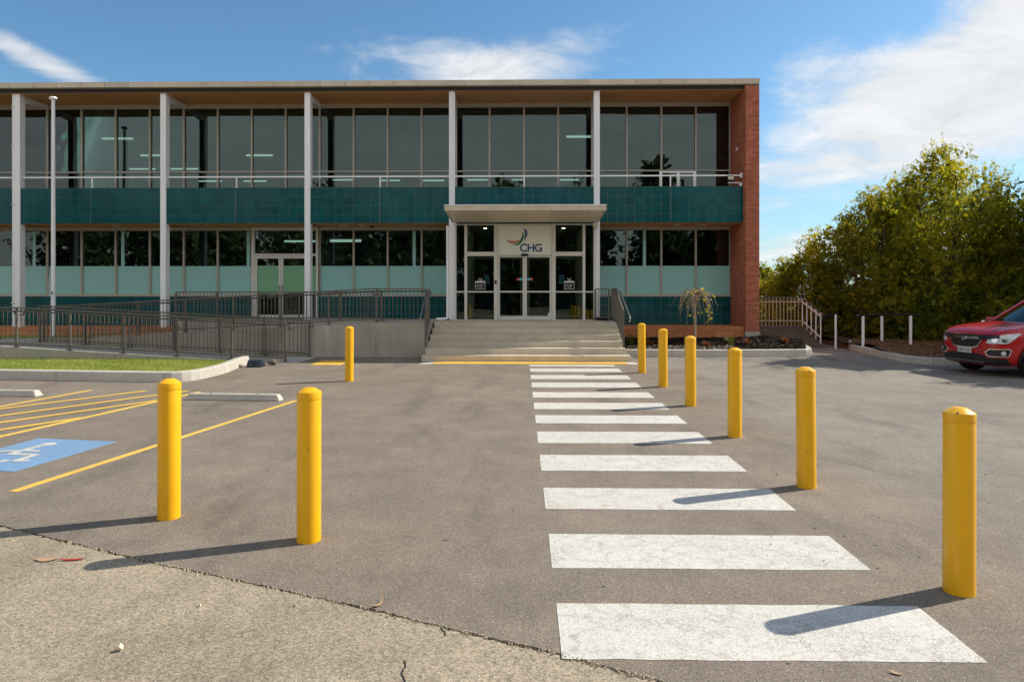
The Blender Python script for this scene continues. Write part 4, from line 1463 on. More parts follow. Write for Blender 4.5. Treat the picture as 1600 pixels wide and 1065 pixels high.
def lump(c, e, seed, n=2):
    r = random.Random(seed)
    bm = bmesh.new()
    bmesh.ops.create_icosphere(bm, subdivisions=n, radius=1)
    mb_ = MB()
    vs = [(c[0] + v.co.x * e[0] * r.uniform(.8, 1.15), c[1] + v.co.y * e[1] * r.uniform(.8, 1.15), c[2] + v.co.z * e[2] * r.uniform(.8, 1.15)) for v in bm.verts]
    bm.verts.index_update()
    mb_.add(vs, [[v.index for v in f.verts] for f in bm.faces])
    bm.free()
    return mb_


for c, e, lb in (((-6.02, 16.2, .075), (.14, .10, .08), 'dark grey broken concrete lump behind the navy tray'), ((-6.60, 15.75, .04), (.05, .06, .05), 'small tan broken stone between kerb end and navy tray')):
    tag(lump(c, e, int(c[0] * 100) % 97, 1).build('broken_stone', DARKC if e[0] > .1 else STONE), lb, 'stone')

# side steps right of the brick wall
ss = thing('side_steps', 'dark weathered concrete steps beside the brick end wall', 'steps', (8.1, 21.6, 0))
for i in range(5):
    y0 = 21.55 + .36 * i
    B(7.02 if i else 7.0, 9.40, y0, 23.9 if i == 4 else y0 + .359, .12 * i - .03 if i else -.03, .12 * (i + 1) + .005).build('step', DARKC, ss, bevel=.012)
B(7.00, 7.20, 20.95, 21.53, -.03, .52).build('cheek_wall', DARKC, ss, bevel=.01)
sr = thing('stair_rail', 'peach and white painted railing at the head of the side steps', 'railing', (9.35, 21.7, 0))
def pbar(a, b, w, par, nm='rail', mat=None):
    return MB().bar(a, b, w, w).build(nm, mat or PEACH, par)


yt = 23.2
pbar((7.05, yt, 1.42), (9.33, yt, 1.42), .04, sr)
pbar((7.05, yt, .78), (9.33, yt, .78), .035, sr)
pbar((9.35, yt, 1.42), (9.35, 21.75, .98), .04, sr, mat=WHITE)
pbar((9.35, yt, .78), (9.35, 21.75, .30), .035, sr, mat=WHITE)
MB().tube([(7.05, yt, 1.56), (9.35, yt, 1.56), (9.37, 21.75, 1.06), (9.40, 21.5, 1.00)], .02, 8).build('handrail', RAIL, sr, smooth=True)
for i in range(19):
    x = 7.15 + i * .122
    MB().bar((x, yt, .605), (x, yt, 1.55), .022, .022).build('baluster', PEACH, sr)
for i in range(5):
    y = yt - .02 - i * .355
    MB().bar((9.35, y, .605 - i * .125), (9.35, y, 1.55 - i * .115), .03, .03).build('baluster', WHITE, sr)
# black-topped white post rails by the path
pr = thing('post_rail', 'black rail on one white post joining the side steps rail', 'handrail', (9.478, 21.162, 0), 'white post handrails')
MB().tube([(9.55, 21.16, 0), (9.55, 21.16, 1.06)], .032, 12).build('post', WHITE, pr, smooth=True)
MB().tube([(9.36, 21.55, 1.00), (9.40, 21.3, 1.02), (9.55, 21.16, 1.07), (9.62, 21.16, 1.08)], .03, 10).build('rail', BLACK, pr, smooth=True)
MB().tube([(9.55, 21.18, 1.02), (9.50, 22.6, .72), (9.48, 24.0, .42)], .024, 8).build('rail', BLACK, pr, smooth=True)
pr2 = thing('post_rail', 'black rail carried by three white posts on the dirt mound', 'handrail', (10.5, 20.2, .2), 'white post handrails')
for x, y, z, zt in ((9.84, 20.05, .0, 1.045), (10.95, 21.15, .15, 1.05), (11.284, 20.186, .15, 1.06)):
    MB().tube([(x, y, z), (x, y, zt)], .04, 12).build('post', WHITE, pr2, smooth=True)
MB().tube([(9.62, 20.03, 1.04), (9.75, 20.05, 1.07), (11.284, 20.186, 1.09), (11.62, 20.22, 1.07)], .034, 10).build('rail', BLACK, pr2, smooth=True)
MB().tube([(11.284, 20.25, 1.07), (10.95, 21.15, 1.08), (10.62, 23.6, .20)], .026, 8).build('rail', BLACK, pr2, smooth=True)
pr3 = thing('post_rail', 'short white post with a black rail going down behind the path', 'handrail', (10.6, 23.4, .0), 'white post handrails')
MB().tube([(10.05, 21.3, -.0), (10.05, 21.3, .26)], .035, 10).build('post', WHITE, pr3, smooth=True)
MB().tube([(9.5, 21.45, .28), (10.05, 21.3, .27), (10.25, 21.5, .35)], .022, 8).build('rail', BLACK, pr3, smooth=True)

# shed far behind
sh = thing('shed', 'pale blue grey corrugated shed behind the trees by the brick wall', 'shed', (20, 48, 0))
sw = MB()
n_ = 90
for i in range(n_):
    x = 13.0 + i * .2
    zt_ = 2.17 + (x - 15.37) * .26 if x < 18 else 2.17 + (18 - 15.37) * .26 - (x - 18) * .2
    dy = .03 if i % 2 else 0
    sw.hexa([(x, 45 + dy, -.02), (x + .199, 45 + dy, -.02), (x + .199, 45.2, -.02), (x, 45.2, -.02), (x, 45 + dy, zt_), (x + .199, 45 + dy, zt_ + .03), (x + .199, 45.2, zt_ + .03), (x, 45.2, zt_)])
sw.build('corrugated_wall', SHED, sh)
MB().hexa([(12.8, 44.8, 1.54), (18.0, 44.8, 2.90), (18.0, 56, 2.90), (12.8, 56, 1.54), (12.8, 44.8, 1.62), (18.0, 44.8, 2.98), (18.0, 56, 2.98), (12.8, 56, 1.62)]).build('roof', SHED, sh)

# ================================================================== CAR
def build_car():
    car = thing('parked_car', 'red small SUV parked at the right edge with black bonnet guard', 'car', (0, 0, 0))
    st = [  # x, half width, z bottom, z shoulder, z centre top, z widest
        (0.00, .46, .34, .70, .77), (-.035, .62, .27, .80, .86), (-.11, .745, .23, .885, .935), (-.24, .825, .21, .945, 1.005), (-.42, .865, .21, .985, 1.05), (-.66, .880, .22, 1.012, 1.085), (-.95, .885, .22, 1.035, 1.115),
        (-1.20, .886, .22, 1.05, 1.13), (-1.7, .886, .22, 1.065, 1.13), (-2.4, .886, .22, 1.085, 1.13), (-3.1, .882, .23, 1.105, 1.14), (-3.7, .865, .25, 1.12, 1.14), (-4.05, .81, .30, 1.10, 1.12), (-4.20, .72, .38, 1.03, 1.05), (-4.245, .55, .50, .92, .94)]
    ring = []
    for x, hw, zb, zs, zt in st:
        h = zs - zb
        half = [(0, zb), (hw * .80, zb), (hw * .95, zb + .07 * h), (hw * .992, zb + .30 * h), (hw, zb + .55 * h), (hw * .985, zb + .80 * h), (hw * .945, zs), (hw * .86, zs + (zt - zs) * .45), (hw * .45, zt - .008), (0, zt)]
        loop = [(x, y, z) for y, z in half] + [(x, -y, z) for y, z in half[-2:0:-1]]
        ring.append(loop)
    n = len(ring[0])
    mb_ = MB()
    vs = [v for l in ring for v in l]
    fs = []
    for i in range(len(ring) - 1):
        for j in range(n):
            fs.append((i * n + j, (i + 1) * n + j, (i + 1) * n + (j + 1) % n, i * n + (j + 1) % n))
    fs.append(tuple(range(n)))
    fs.append(tuple((len(ring) - 1) * n + j for j in range(n))[::-1])
    mb_.add(vs, fs)
    me = mb_.mesh('body', CARRED)
    tmp = bpy.data.objects.new('body', me)
    COL.objects.link(tmp)
    sb = tmp.modifiers.new('s', 'SUBSURF')
    sb.levels = sb.render_levels = 3
    bm = bmesh.new()
    # wheel-arch cutters
    cut = MB()
    for xx in (-.87, -3.425):
        cut.tube([(xx, -1.2, .345), (xx, 1.2, .345)], .375, 40)
    cme = cut.mesh('cutter', CARBLK)
    cob = bpy.data.objects.new('cutter', cme)
    COL.objects.link(cob)
    bo = tmp.modifiers.new('b', 'BOOLEAN')
    bo.operation = 'DIFFERENCE'
    bo.object = cob
    bo.solver = 'EXACT'
    bpy.context.view_layer.update()
    dg = bpy.context.evaluated_depsgraph_get()
    bod = bpy.data.meshes.new_from_object(tmp.evaluated_get(dg))
    bo.show_viewport = False
    bpy.context.view_layer.update()
    full = bpy.data.meshes.new_from_object(tmp.evaluated_get(bpy.context.evaluated_depsgraph_get()))
    bvh = BVHTree.FromPolygons([v.co.copy() for v in full.vertices], [list(p.vertices) for p in full.polygons])
    bpy.data.objects.remove(tmp)
    bpy.data.objects.remove(cob)
    bod.materials.clear()
    bod.materials.append(CARRED)
    bod.polygons.foreach_set('material_index', [0] * len(bod.polygons))
    bod.polygons.foreach_set('use_smooth', [True] * len(bod.polygons))
    bm.from_mesh(bod)
    for e in bm.edges:
        if len(e.link_faces) == 2 and e.calc_face_angle(0) > .6: e.smooth = False
    bm.to_mesh(bod)
    bm.free()
    body = link('body', bod, car)
    # an inner dark liner so the arches are not see-through
    B(-4.0, -.25, -.62, .62, .30, .82).build('underbody', CARBLK, car)

    def patch_(poly, origin_fn, dirv, off, name, mat, par, res=.02, thick=.012):
        """polygon in a 2-D plane pushed on to the body surface"""
        xs = [p[0] for p in poly]; ys = [p[1] for p in poly]
        bm = bmesh.new()
        f = bm.faces.new([bm.verts.new((a, b, 0)) for a, b in poly])
        for ax, lo, hi in ((0, min(xs), max(xs)), (1, min(ys), max(ys))):
            c = lo + res
            while c < hi:
                nn = Vector((1, 0, 0)) if ax == 0 else Vector((0, 1, 0))
                bmesh.ops.bisect_plane(bm, geom=bm.verts[:] + bm.edges[:] + bm.faces[:], plane_co=nn * c, plane_no=nn)
                c += res
        dv = Vector(dirv).normalized()
        hit_all = True
        for v in bm.verts:
            o_ = Vector(origin_fn(v.co.x, v.co.y))
            h, nr, _, _ = bvh.ray_cast(o_, dv)
            if h is None:
                h2 = bvh.find_nearest(o_ + dv * 1.2)
                h, nr = h2[0], h2[1]
            v.co = h - dv * off
        me_ = bpy.data.meshes.new(name)
        bmesh.ops.recalc_face_normals(bm, faces=bm.faces[:])
        av = sum((f.normal for f in bm.faces), Vector())
        if av.dot(dv) > 0:
            bmesh.ops.reverse_faces(bm, faces=bm.faces[:])
        ex = bmesh.ops.extrude_face_region(bm, geom=bm.faces[:])
        for v in [g_ for g_ in ex['geom'] if isinstance(g_, bmesh.types.BMVert)]:
            v.co -= dv * thick
        for f in bm.faces: f.smooth = True
        for e in bm.edges:
            if len(e.link_faces) == 2 and e.calc_face_angle(0) > .6: e.smooth = False
        bm.to_mesh(me_)
        bm.free()
        me_.materials.append(mat)
        return link(name, me_, par)

    fr = lambda y, z: (1.2, y, z)            # from the front
    D = (-1, 0, 0)
    # grille: chrome surround, black mesh, chrome-capped bar and badge
    gp = [(-.37, .72), (-.40, .80), (-.33, .835), (.33, .835), (.40, .80), (.37, .72), (.30, .635), (.20, .605), (-.20, .605), (-.30, .635)]
    gs = patch_([(a * 1.10, .715 + (b - .715) * 1.25) for a, b in gp], fr, D, .008, 'grille_surround', CHROME, car)
    gr = patch_(gp, fr, D, .020, 'grille', CARBLK, car, thick=.008)
    patch_([(-.37, .765), (-.375, .80), (-.32, .825), (.32, .825), (.375, .80), (.37, .765), (.1, .775), (-.1, .775)], fr, D, .030, 'grille_bar', CHROME, gr, thick=.008)
    patch_([(.062 * math.cos(t * .524), .775 + .05 * math.sin(t * .524)) for t in range(12)], fr, D, .040, 'badge', CHROME, gr, thick=.012)
    patch_([(.045 * math.cos(t * .785), .775 + .034 * math.sin(t * .785)) for t in range(8)], fr, D, .053, 'badge_face', RIM, gr, thick=.003)
    # bonnet guard
    patch_([(-.74, .885), (-.52, .85), (-.2, .83), (.2, .83), (.52, .85), (.74, .885), (.72, .955), (.45, .94), (.2, .925), (-.2, .925), (-.45, .94), (-.72, .955)], lambda y, z: (1.2, y, z), (-1, 0, -.06), .012, 'bonnet_guard', CARBLK, car)
    # bumper lower trim
    patch_([(-.80, .26), (.80, .26), (.80, .40), (.55, .415), (.36, .475), (-.36, .475), (-.55, .415), (-.80, .40)], fr, D, .006, 'bumper_trim', CARBLK, car)
    patch_([(-.46, .285), (.46, .285), (.50, .325), (-.50, .325)], fr, D, .022, 'skid_plate', M('skid', (.22, .22, .23), .4, metal=.6), car)
    pl_ = patch_([(-.186, .475), (.186, .475), (.186, .59), (-.186, .59)], fr, D, .022, 'number_plate', PLATE, car, thick=.006)
    # headlights, wrapped round the corner
    for s_ in (-1, 1):
        dd = Vector((-1, -s_ * 1.0, 0)).normalized()
        e1 = Vector((-1, s_ * 1.0, 0)).normalized()
        org = lambda u, z: Vector((-.15, s_ * .70, 0)) - dd * 1.5 + e1 * u + Vector((0, 0, z))
        poly = [(-.23, .70), (-.19, .80), (-.06, .855), (.14, .895), (.33, .915), (.36, .90), (.25, .80), (.16, .715), (.10, .70)]
        if s_ < 0: poly = poly[::-1]
        hl = patch_(poly, org, dd, .004, 'headlight', LENS, car, thick=.010)
        for u, rr_ in ((-.08, .05), (.09, .052)):
            patch_([(u + rr_ * math.cos(t * .524), .775 + rr_ * math.sin(t * .524)) for t in range(12)], org, dd, .016, 'lamp_ring', CHROME, hl, thick=.004)
        fog = [(-.20, .46), (-.235, .52), (-.16, .575), (.16, .585), (.19, .56), (.15, .45), (-.15, .44)]
        if s_ < 0: fog = fog[::-1]
        patch_([(u * 1.08, .51 + (z - .51) * 1.2) for u, z in fog], org, dd, .003, 'fog_surround', CHROME, car)
        fg = patch_(fog, org, dd, .012, 'fog_recess', CARBLK, car, thick=.006)
        patch_([(.07 + .045 * math.cos(t * .524), .51 + .045 * math.sin(t * .524)) for t in range(12)], org, dd, .024, 'fog_lamp', LENS, fg, thick=.01)
        # black side and arch cladding
        sd_ = lambda x, z: (x, s_ * 2.0, z)
        patch_([(-3.05, .26), (-1.25, .26), (-1.25, .40), (-3.05, .40)], sd_, (0, -s_, 0), .006, 'sill_trim', CARBLK, car, res=.1)
        for xx in (-.87, -3.425):
            for k_ in range(9):
                a0, a1 = R(-8 + k_ * 21.8), R(-8 + (k_ + 1) * 21.8)
                q = [(xx + .38 * math.cos(a0), .345 + .38 * math.sin(a0)), (xx + .43 * math.cos(a0), .345 + .43 * math.sin(a0)), (xx + .43 * math.cos(a1), .345 + .43 * math.sin(a1)), (xx + .38 * math.cos(a1), .345 + .38 * math.sin(a1))]
                if min(p_[1] for p_ in q) < .235: q = [(a, max(b, .235)) for a, b in q]
                patch_(q, sd_, (0, -s_, 0), .012, 'arch_trim', CARBLK, car, res=.5, thick=.02)
    # greenhouse
    base = [(-1.02, 0), (-1.10, .45), (-1.30, .74), (-1.62, .80), (-2.5, .805), (-3.4, .79), (-3.95, .72), (-4.08, .45), (-4.10, 0)]
    topl = [(-1.93, 0), (-1.96, .30), (-2.02, .50), (-2.16, .57), (-2.6, .595), (-3.2, .585), (-3.62, .54), (-3.76, .34), (-3.80, 0)]
    zb_ = [1.11, 1.10, 1.07, 1.05, 1.06, 1.09, 1.10, 1.10, 1.10]
    zt_ = [1.635, 1.632, 1.62, 1.60, 1.615, 1.61, 1.59, 1.60, 1.60]
    fullb = [(x, y, z) for (x, y), z in zip(base, zb_)] + [(x, -y, z) for (x, y), z in list(zip(base, zb_))[-2:0:-1]]
    fullt = [(x, y, z) for (x, y), z in zip(topl, zt_)] + [(x, -y, z) for (x, y), z in list(zip(topl, zt_))[-2:0:-1]]
    m_ = len(fullb)
    gl_ = MB()
    gl_.add(fullb + fullt, [(i, (i + 1) % m_, m_ + (i + 1) % m_, m_ + i) for i in range(m_)])
    gl_.build('window_glass', CARGL, car, smooth=True)
    rf = MB()
    ctr = (-2.85, 0, 1.675)
    mids = [(x * .6 + ctr[0] * .4, y * .6, z + .045) for x, y, z in fullt]
    rf.add(fullt + mids + [ctr], [(i, (i + 1) % m_, m_ + (i + 1) % m_, m_ + i) for i in range(m_)] + [(m_ + i, m_ + (i + 1) % m_, 2 * m_) for i in range(m_)])
    rf.build('roof', CARRED, car, smooth=True)
    for s_ in (-1, 1):
        for a, b, w in ((( -1.20, s_ * .655, 1.07), (-2.03, s_ * .475, 1.612), .075), ((-2.5, s_ * .808, 1.06), (-2.62, s_ * .60, 1.605), .07), ((-3.4, s_ * .792, 1.09), (-3.3, s_ * .585, 1.605), .09), ((-3.98, s_ * .66, 1.10), (-3.68, s_ * .48, 1.59), .12)):
            MB().bar(a, b, w, w * .7).build('pillar', CARRED, car)
        mi_ = MB().hexa([(-1.48, s_ * .86, 1.06), (-1.42, s_ * 1.04, 1.06), (-1.55, s_ * 1.05, 1.06), (-1.58, s_ * .86, 1.06), (-1.48, s_ * .88, 1.19), (-1.43, s_ * 1.04, 1.18), (-1.55, s_ * 1.05, 1.18), (-1.58, s_ * .88, 1.19)])
        mi_.build('mirror', CARRED, car, bevel=.02)
    MB().bar((-1.06, -.60, 1.12), (-1.20, .1, 1.17), .02, .015).build('wiper', BLACK, car)
    MB().tube([(-1.02, -.68, 1.095), (-1.10, -.72, 1.10)], .02, 8).build('washer_nozzle', CHROME, car)
    B(-3.7, -1.7, -.7, .7, .7, 1.05).build('seats', CARBLK, car)
    # wheels
    wp = None
    for xx in (-.87, -3.425):
        for s_ in (-1, 1):
            w_ = link('wheel', MB().lathe([(.21, -.10), (.30, -.108), (.328, -.09), (.336, -.05), (.336, .05), (.328, .09), (.30, .108), (.21, .10)], 48).mesh('tyre', TYRE, smooth=True), car, (xx, s_ * .775, .338))
            w_.rotation_euler.x = R(-90) * s_
            rm_ = MB().lathe([(.0, .085), (.05, .09), (.055, .078)], 24)
            ro = []
            for k_ in range(5):
                a = k_ * 2 * math.pi / 5
                for da in (-.12, .12):
                    rm_.bar((.045 * math.cos(a), .045 * math.sin(a), .078), (.205 * math.cos(a + da), .205 * math.sin(a + da), .088), .034, .02)
            rm_.lathe([(.225, .06), (.225, .103), (.205, .10), (.200, .07)], 48)
            o_ = bpy.data.objects.new('rim', rm_.mesh('rim', RIM, smooth=True))
            COL.objects.link(o_); o_.parent = w_
            d_ = bpy.data.objects.new('brake_disc', MB().lathe([(.0, .02), (.2, .02), (.2, .03), (.0, .03)], 32).mesh('brake_disc', CARBLK))
            COL.objects.link(d_); d_.parent = w_
    # plate lettering
    to = text_obj('S304 CLD', 'plate_text', M('plate_ink', (.03, .03, .035), .5), .082, (.02, 0, .507), car, rot=(R(90), 0, R(90)), bold=.001)
    h = bvh.ray_cast(Vector((1.2, 0, .53)), Vector((-1, 0, 0)))[0]
    to.location.x = h.x + .0305
    return car


car = build_car()
CAR_YAW = R(-171 + 180 - 180)
car.rotation_euler.z = CAR_YAW
hv = Vector((math.cos(CAR_YAW), math.sin(CAR_YAW), 0))
lv = Vector((-hv.y, hv.x, 0))
wheel_c = Vector((10.36, 13.98, 0))
car.location = wheel_c - hv * (-.87) - lv * .86

# ================================================================== VEGETATION
def leaf_cloud(lobes, n, ln, wd, seed, up=0.15, flat=1.0, shell=(.55, 1.06), tint_c=.35, outer=0.25):
    """lobes: (centre, radii). Many small quads spread through the outer part of each lobe. Returns mesh arrays."""
    r = np.random.default_rng(seed)
    C_ = np.array([l[0] for l in lobes]); Rd = np.array([l[1] for l in lobes])
    wgt = (Rd[:, 0] * Rd[:, 1] + Rd[:, 0] * Rd[:, 2]); wgt = wgt / wgt.sum()

    def unit(a):
        return a / np.linalg.norm(a, axis=1)[:, None]

    def batch(m, per, lnb, wdb, sh, spread, fill):
        ns = max(1, m // per)                       # sprigs: short leafy shoots that point outward and up
        li = r.choice(len(lobes), ns, p=wgt)
        dv = unit(r.normal(size=(ns, 3)))
        rad = r.uniform(sh[0] ** 2, sh[1] ** 2, ns) ** .5
        S = C_[li] + dv * Rd[li] * rad[:, None]
        sa = unit(dv * .9 + r.normal(size=(ns, 3)) * .55 + np.array([0, 0, up]))
        sl = spread * r.uniform(.6, 1.5, ns)
        lt = r.uniform(0, 1, len(lobes))
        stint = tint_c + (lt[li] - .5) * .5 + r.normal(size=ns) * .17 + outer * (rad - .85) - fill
        k_ = np.repeat(np.arange(ns), per)
        n_ = len(k_)
        t_ = r.uniform(-.3, 1, n_)
        P_ = S[k_] + sa[k_] * (sl[k_] * t_)[:, None] + r.normal(size=(n_, 3)) * (spread * .16)
        ax = unit(sa[k_] * .8 + r.normal(size=(n_, 3)) * .75)
        sd_ = unit(np.cross(ax, r.normal(size=(n_, 3))))
        L_ = (lnb * r.uniform(.6, 1.4, n_))[:, None]; W_ = (wdb * r.uniform(.6, 1.3, n_))[:, None]
        v = np.empty((n_, 4, 3))
        v[:, 0] = P_ - ax * L_ / 2
        v[:, 1] = P_ + sd_ * W_ / 2 + ax * L_ * .05
        v[:, 2] = P_ + ax * L_ / 2
        v[:, 3] = P_ - sd_ * W_ / 2 + ax * L_ * .05
        return v, np.clip(stint[k_] + r.normal(size=n_) * .07, 0, 1)

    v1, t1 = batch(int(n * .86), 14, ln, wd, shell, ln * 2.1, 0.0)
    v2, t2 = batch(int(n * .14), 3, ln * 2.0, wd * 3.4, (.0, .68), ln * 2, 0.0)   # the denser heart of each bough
    return np.concatenate([v1, v2]).reshape(-1, 3), np.concatenate([t1, t2])


def quads_mesh(name, v, t, mat, off):
    n = len(t)
    me = bpy.data.meshes.new(name)
    me.vertices.add(4 * n); me.loops.add(4 * n); me.polygons.add(n)
    me.vertices.foreach_set('co', (v - np.array(off)).astype(np.float32).ravel())
    me.loops.foreach_set('vertex_index', np.arange(4 * n, dtype=np.int32))
    me.polygons.foreach_set('loop_start', np.arange(0, 4 * n, 4, dtype=np.int32))
    me.polygons.foreach_set('loop_total', np.full(n, 4, dtype=np.int32))
    a = me.attributes.new('tint', 'FLOAT', 'FACE')
    a.data.foreach_set('value', t.astype(np.float32))
    me.materials.append(mat)
    me.update(calc_edges=True)
    return me


def tree(label, x, y, h, rad, seed, nleaf=42000, low=.3, mat=LEAF, group='trees beside the car park', ln=.115, wd=.032, nlobe=46, name='tree', lean=(0, 0), z0=.15, trunk_n=4, lobe=.40, tint_c=.35):
    r = random.Random(seed)
    root = thing(name, label, 'tree', (x, y, z0), group)
    lobes = []
    zc_, hz_ = low + (h - low) * .44, (h - low) * .56
    for i in range(nlobe):
        # points spread over the crown's envelope: broad below, narrowing to an uneven top
        u = 1 - 2 * (i + .5) / nlobe
        a = i * 2.39996 + r.uniform(-.35, .35)
        q_ = math.sqrt(max(0, 1 - u * u)) ** (.75 if u < .3 else 1.05)
        k_ = r.uniform(.55, .92)
        s_ = rad * lobe * r.uniform(.7, 1.2) * (1.05 - .35 * max(0, u))
        z = zc_ + u * hz_ * r.uniform(.8, .98) - (s_ * .5 if u > .5 else 0)
        lobes.append(((x + lean[0] * u + rad * q_ * k_ * math.cos(a), y + lean[1] * u + rad * q_ * k_ * math.sin(a), max(z, low * .6 + .15)), (s_, s_, s_ * r.uniform(.7, 1.0))))
    lobes.append(((x + lean[0], y + lean[1], h - rad * .28), (rad * .26, rad * .26, rad * .34)))
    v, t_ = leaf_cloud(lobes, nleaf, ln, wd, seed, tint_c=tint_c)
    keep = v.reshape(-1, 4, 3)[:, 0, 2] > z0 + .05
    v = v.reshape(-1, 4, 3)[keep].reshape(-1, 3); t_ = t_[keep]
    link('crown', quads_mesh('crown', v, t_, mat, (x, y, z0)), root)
    tk = MB()
    for q in range(trunk_n):
        a = q * 2 * math.pi / trunk_n + r.uniform(-.3, .3)
        sp_ = .12 if trunk_n > 1 else 0
        tx, ty = x + sp_ * math.cos(a), y + sp_ * math.sin(a)
        k_ = rad * .35
        tk.tube([(tx, ty, z0 - .1), (tx + k_ * .3 * math.cos(a), ty + k_ * .3 * math.sin(a), h * .25), (tx + k_ * .8 * math.cos(a + .3), ty + k_ * .8 * math.sin(a + .3), h * .55), (tx + k_ * math.cos(a), ty + k_ * math.sin(a), h * .85)], [.02 * h, .015 * h, .009 * h, .003 * h], 7)
    tk.build('trunk', WOOD, root, smooth=True)
    bm_ = MB()
    for (c, s_) in lobes:
        if r.random() < .8:
            c = Vector(c)
            b = Vector((x + (c.x - x) * .15, y + (c.y - y) * .15, max(z0 + .1, c.z - rad * .55 - .2)))
            m_ = (b + c) / 2 + Vector((r.uniform(-.1, .1), r.uniform(-.1, .1), -.08 * rad))
            bm_.tube([b, m_, c], [.012 * h * .5, .006 * h * .6, .003 * h * .5], 5, False)
            for w in range(4):
                e = c + Vector((r.uniform(-1, 1), r.uniform(-1, 1), r.uniform(-.4, 1))) * s_[0] * .9
                bm_.tube([c, (c + e) / 2 + Vector((0, 0, -.03)), e], [.008, .006, .003], 4, False)
    bm_.build('branches', WOOD, root)
    return root


G1 = 'trees beside the car park'
tree('tallest yellow green bushy tree, its peak standing above all others', 14.5, 24.2, 6.85, 2.8, 101, 84000, nlobe=44, lobe=.37, ln=.10, wd=.030)
tree('rounded green tree between the tallest tree and the brick building', 11.9, 23.8, 5.25, 1.95, 102, 48000, nlobe=30, lobe=.38, ln=.10, wd=.030)
tree('low olive tree leaning toward the brick wall behind the side steps', 10.2, 24.8, 3.35, 1.4, 103, 24000, nlobe=36, lobe=.34)
tree('bushy tree behind the red car, cut off by the right edge of the photo', 17.3, 23.6, 5.1, 2.1, 104, 46000, nlobe=34, lobe=.38, ln=.10, wd=.030)
tree('small yellow green shrubby tree nearest the brick wall at the left end of the clump', 9.35, 27.0, 2.75, 1.0, 105, 11000, nlobe=20)
tree('low dark bush filling the foot of the clump behind the black rail', 12.6, 22.6, 2.4, 1.3, 106, 20000, nlobe=24, tint_c=.2)
tree('low bush between the tallest tree and the red car', 15.6, 22.0, 2.6, 1.4, 107, 22000, nlobe=24, tint_c=.25)
tree('tree behind the clump filling the gap over the red car', 16.3, 26.2, 6.0, 2.2, 111, 30000, nlobe=40)
# two more of the clump stand just outside the frame; their shade falls on the asphalt in view
tree('bushy tree just outside the right edge whose shade falls by the car', 17.6, 20.4, 8.9, 1.8, 108, 36000, nlobe=44, ln=.3, wd=.11)
tree('bushy tree outside the right edge beyond the car', 19.1, 21.4, 10.6, 2.0, 109, 36000, nlobe=44, ln=.3, wd=.11)
tree('feathery tree outside the right edge shading the lane in front of the car', 14.75, 15.4, 5.2, 1.15, 110, 7000, nlobe=24, low=2.6, ln=.18, wd=.05)
# gum trees across the road behind the camera: they show mirrored in the windows
for i, (x, y, h, rad) in enumerate([(-46, -30, 13, 6.5), (-33, -27, 11, 5.5), (-22, -31, 13.5, 6.5), (-11, -29, 10.5, 5), (-1.5, -30, 13.5, 5), (6, -33, 13, 4.5), (14.5, -30, 16.2, 2.6), (22, -29, 10, 5.5), (33, -30, 11, 6), (44, -28, 12, 6)]):
    tree('tall dark gum tree across the road, seen mirrored in the windows', x, y, h, rad, 200 + i, 9000, low=1.0, mat=GUM, group='gum trees mirrored in the windows', ln=.62, wd=.26, nlobe=44, name='gum_tree', z0=-.05, trunk_n=1, lobe=.36)

# weeping standard in the garden bed
wt_ = thing('weeping_tree', 'small bare weeping tree with a few yellow leaves in the garden bed', 'tree', (4.86, 19.6, .30))
rw = random.Random(21)
MB().tube([(4.86, 19.6, .28), (4.87, 19.6, .9), (4.85, 19.6, 1.45), (4.86, 19.6, 1.70)], [.034, .030, .034, .05], 10).build('trunk', TWIG, wt_, smooth=True)
tw = MB()
tips = []
for i in range(52):
    a = rw.uniform(0, 6.283)
    rr_ = rw.uniform(.25, .68)
    top = Vector((4.86, 19.6, rw.uniform(1.62, 1.73)))
    dirv = Vector((math.cos(a), math.sin(a), 0))
    drop = rw.uniform(.25, 1.1) if rr_ > .35 else rw.uniform(.1, .7)
    pts = [top]
    nseg = 7
    for k_ in range(1, nseg + 1):
        t = k_ / nseg
        rad_ = rr_ * (1 - (1 - t) ** 2.2)
        z = top.z + .14 * math.sin(min(1, t * 1.6) * math.pi * .6) - drop * max(0, t - .28) ** 1.25 / .66
        pts.append(Vector((top.x, top.y, 0)) + dirv * rad_ + Vector((rw.uniform(-.045, .045), rw.uniform(-.045, .045), max(z + rw.uniform(-.03, .03), bed_z(4.86, 19.6) + .02))))
    r0 = rw.uniform(.008, .015)
    tw.tube(pts, [r0 * (1 - .75 * k_ / nseg) for k_ in range(nseg + 1)], 4, False)
    tips.append(pts)
tw.build('branches', TWIG, wt_)
lv_v, lv_t = [], []
for i in range(110):
    pts = rw.choice(tips)
    if pts[-1].x < 4.86 and rw.random() < .7: continue
    p = pts[rw.randint(1, len(pts) - 1)] + Vector((rw.uniform(-.03, .03), rw.uniform(-.03, .03), rw.uniform(-.04, .03)))
    ax = Vector((rw.uniform(-1, 1), rw.uniform(-.6, .3), rw.uniform(-1, .3))).normalized()
    sd_ = ax.cross(Vector((rw.uniform(-.3, .3), 1, rw.uniform(-.3, .3)))).normalized()
    l_ = rw.uniform(.06, .11)
    lv_v += [p, p + sd_ * l_ * .32 + ax * l_ * .45, p + ax * l_, p - sd_ * l_ * .32 + ax * l_ * .45]
    lv_t.append(rw.random())
link('leaves', quads_mesh('leaves', np.array([tuple(v) for v in lv_v]), np.array(lv_t), YLEAF, (4.86, 19.6, .30)), wt_)


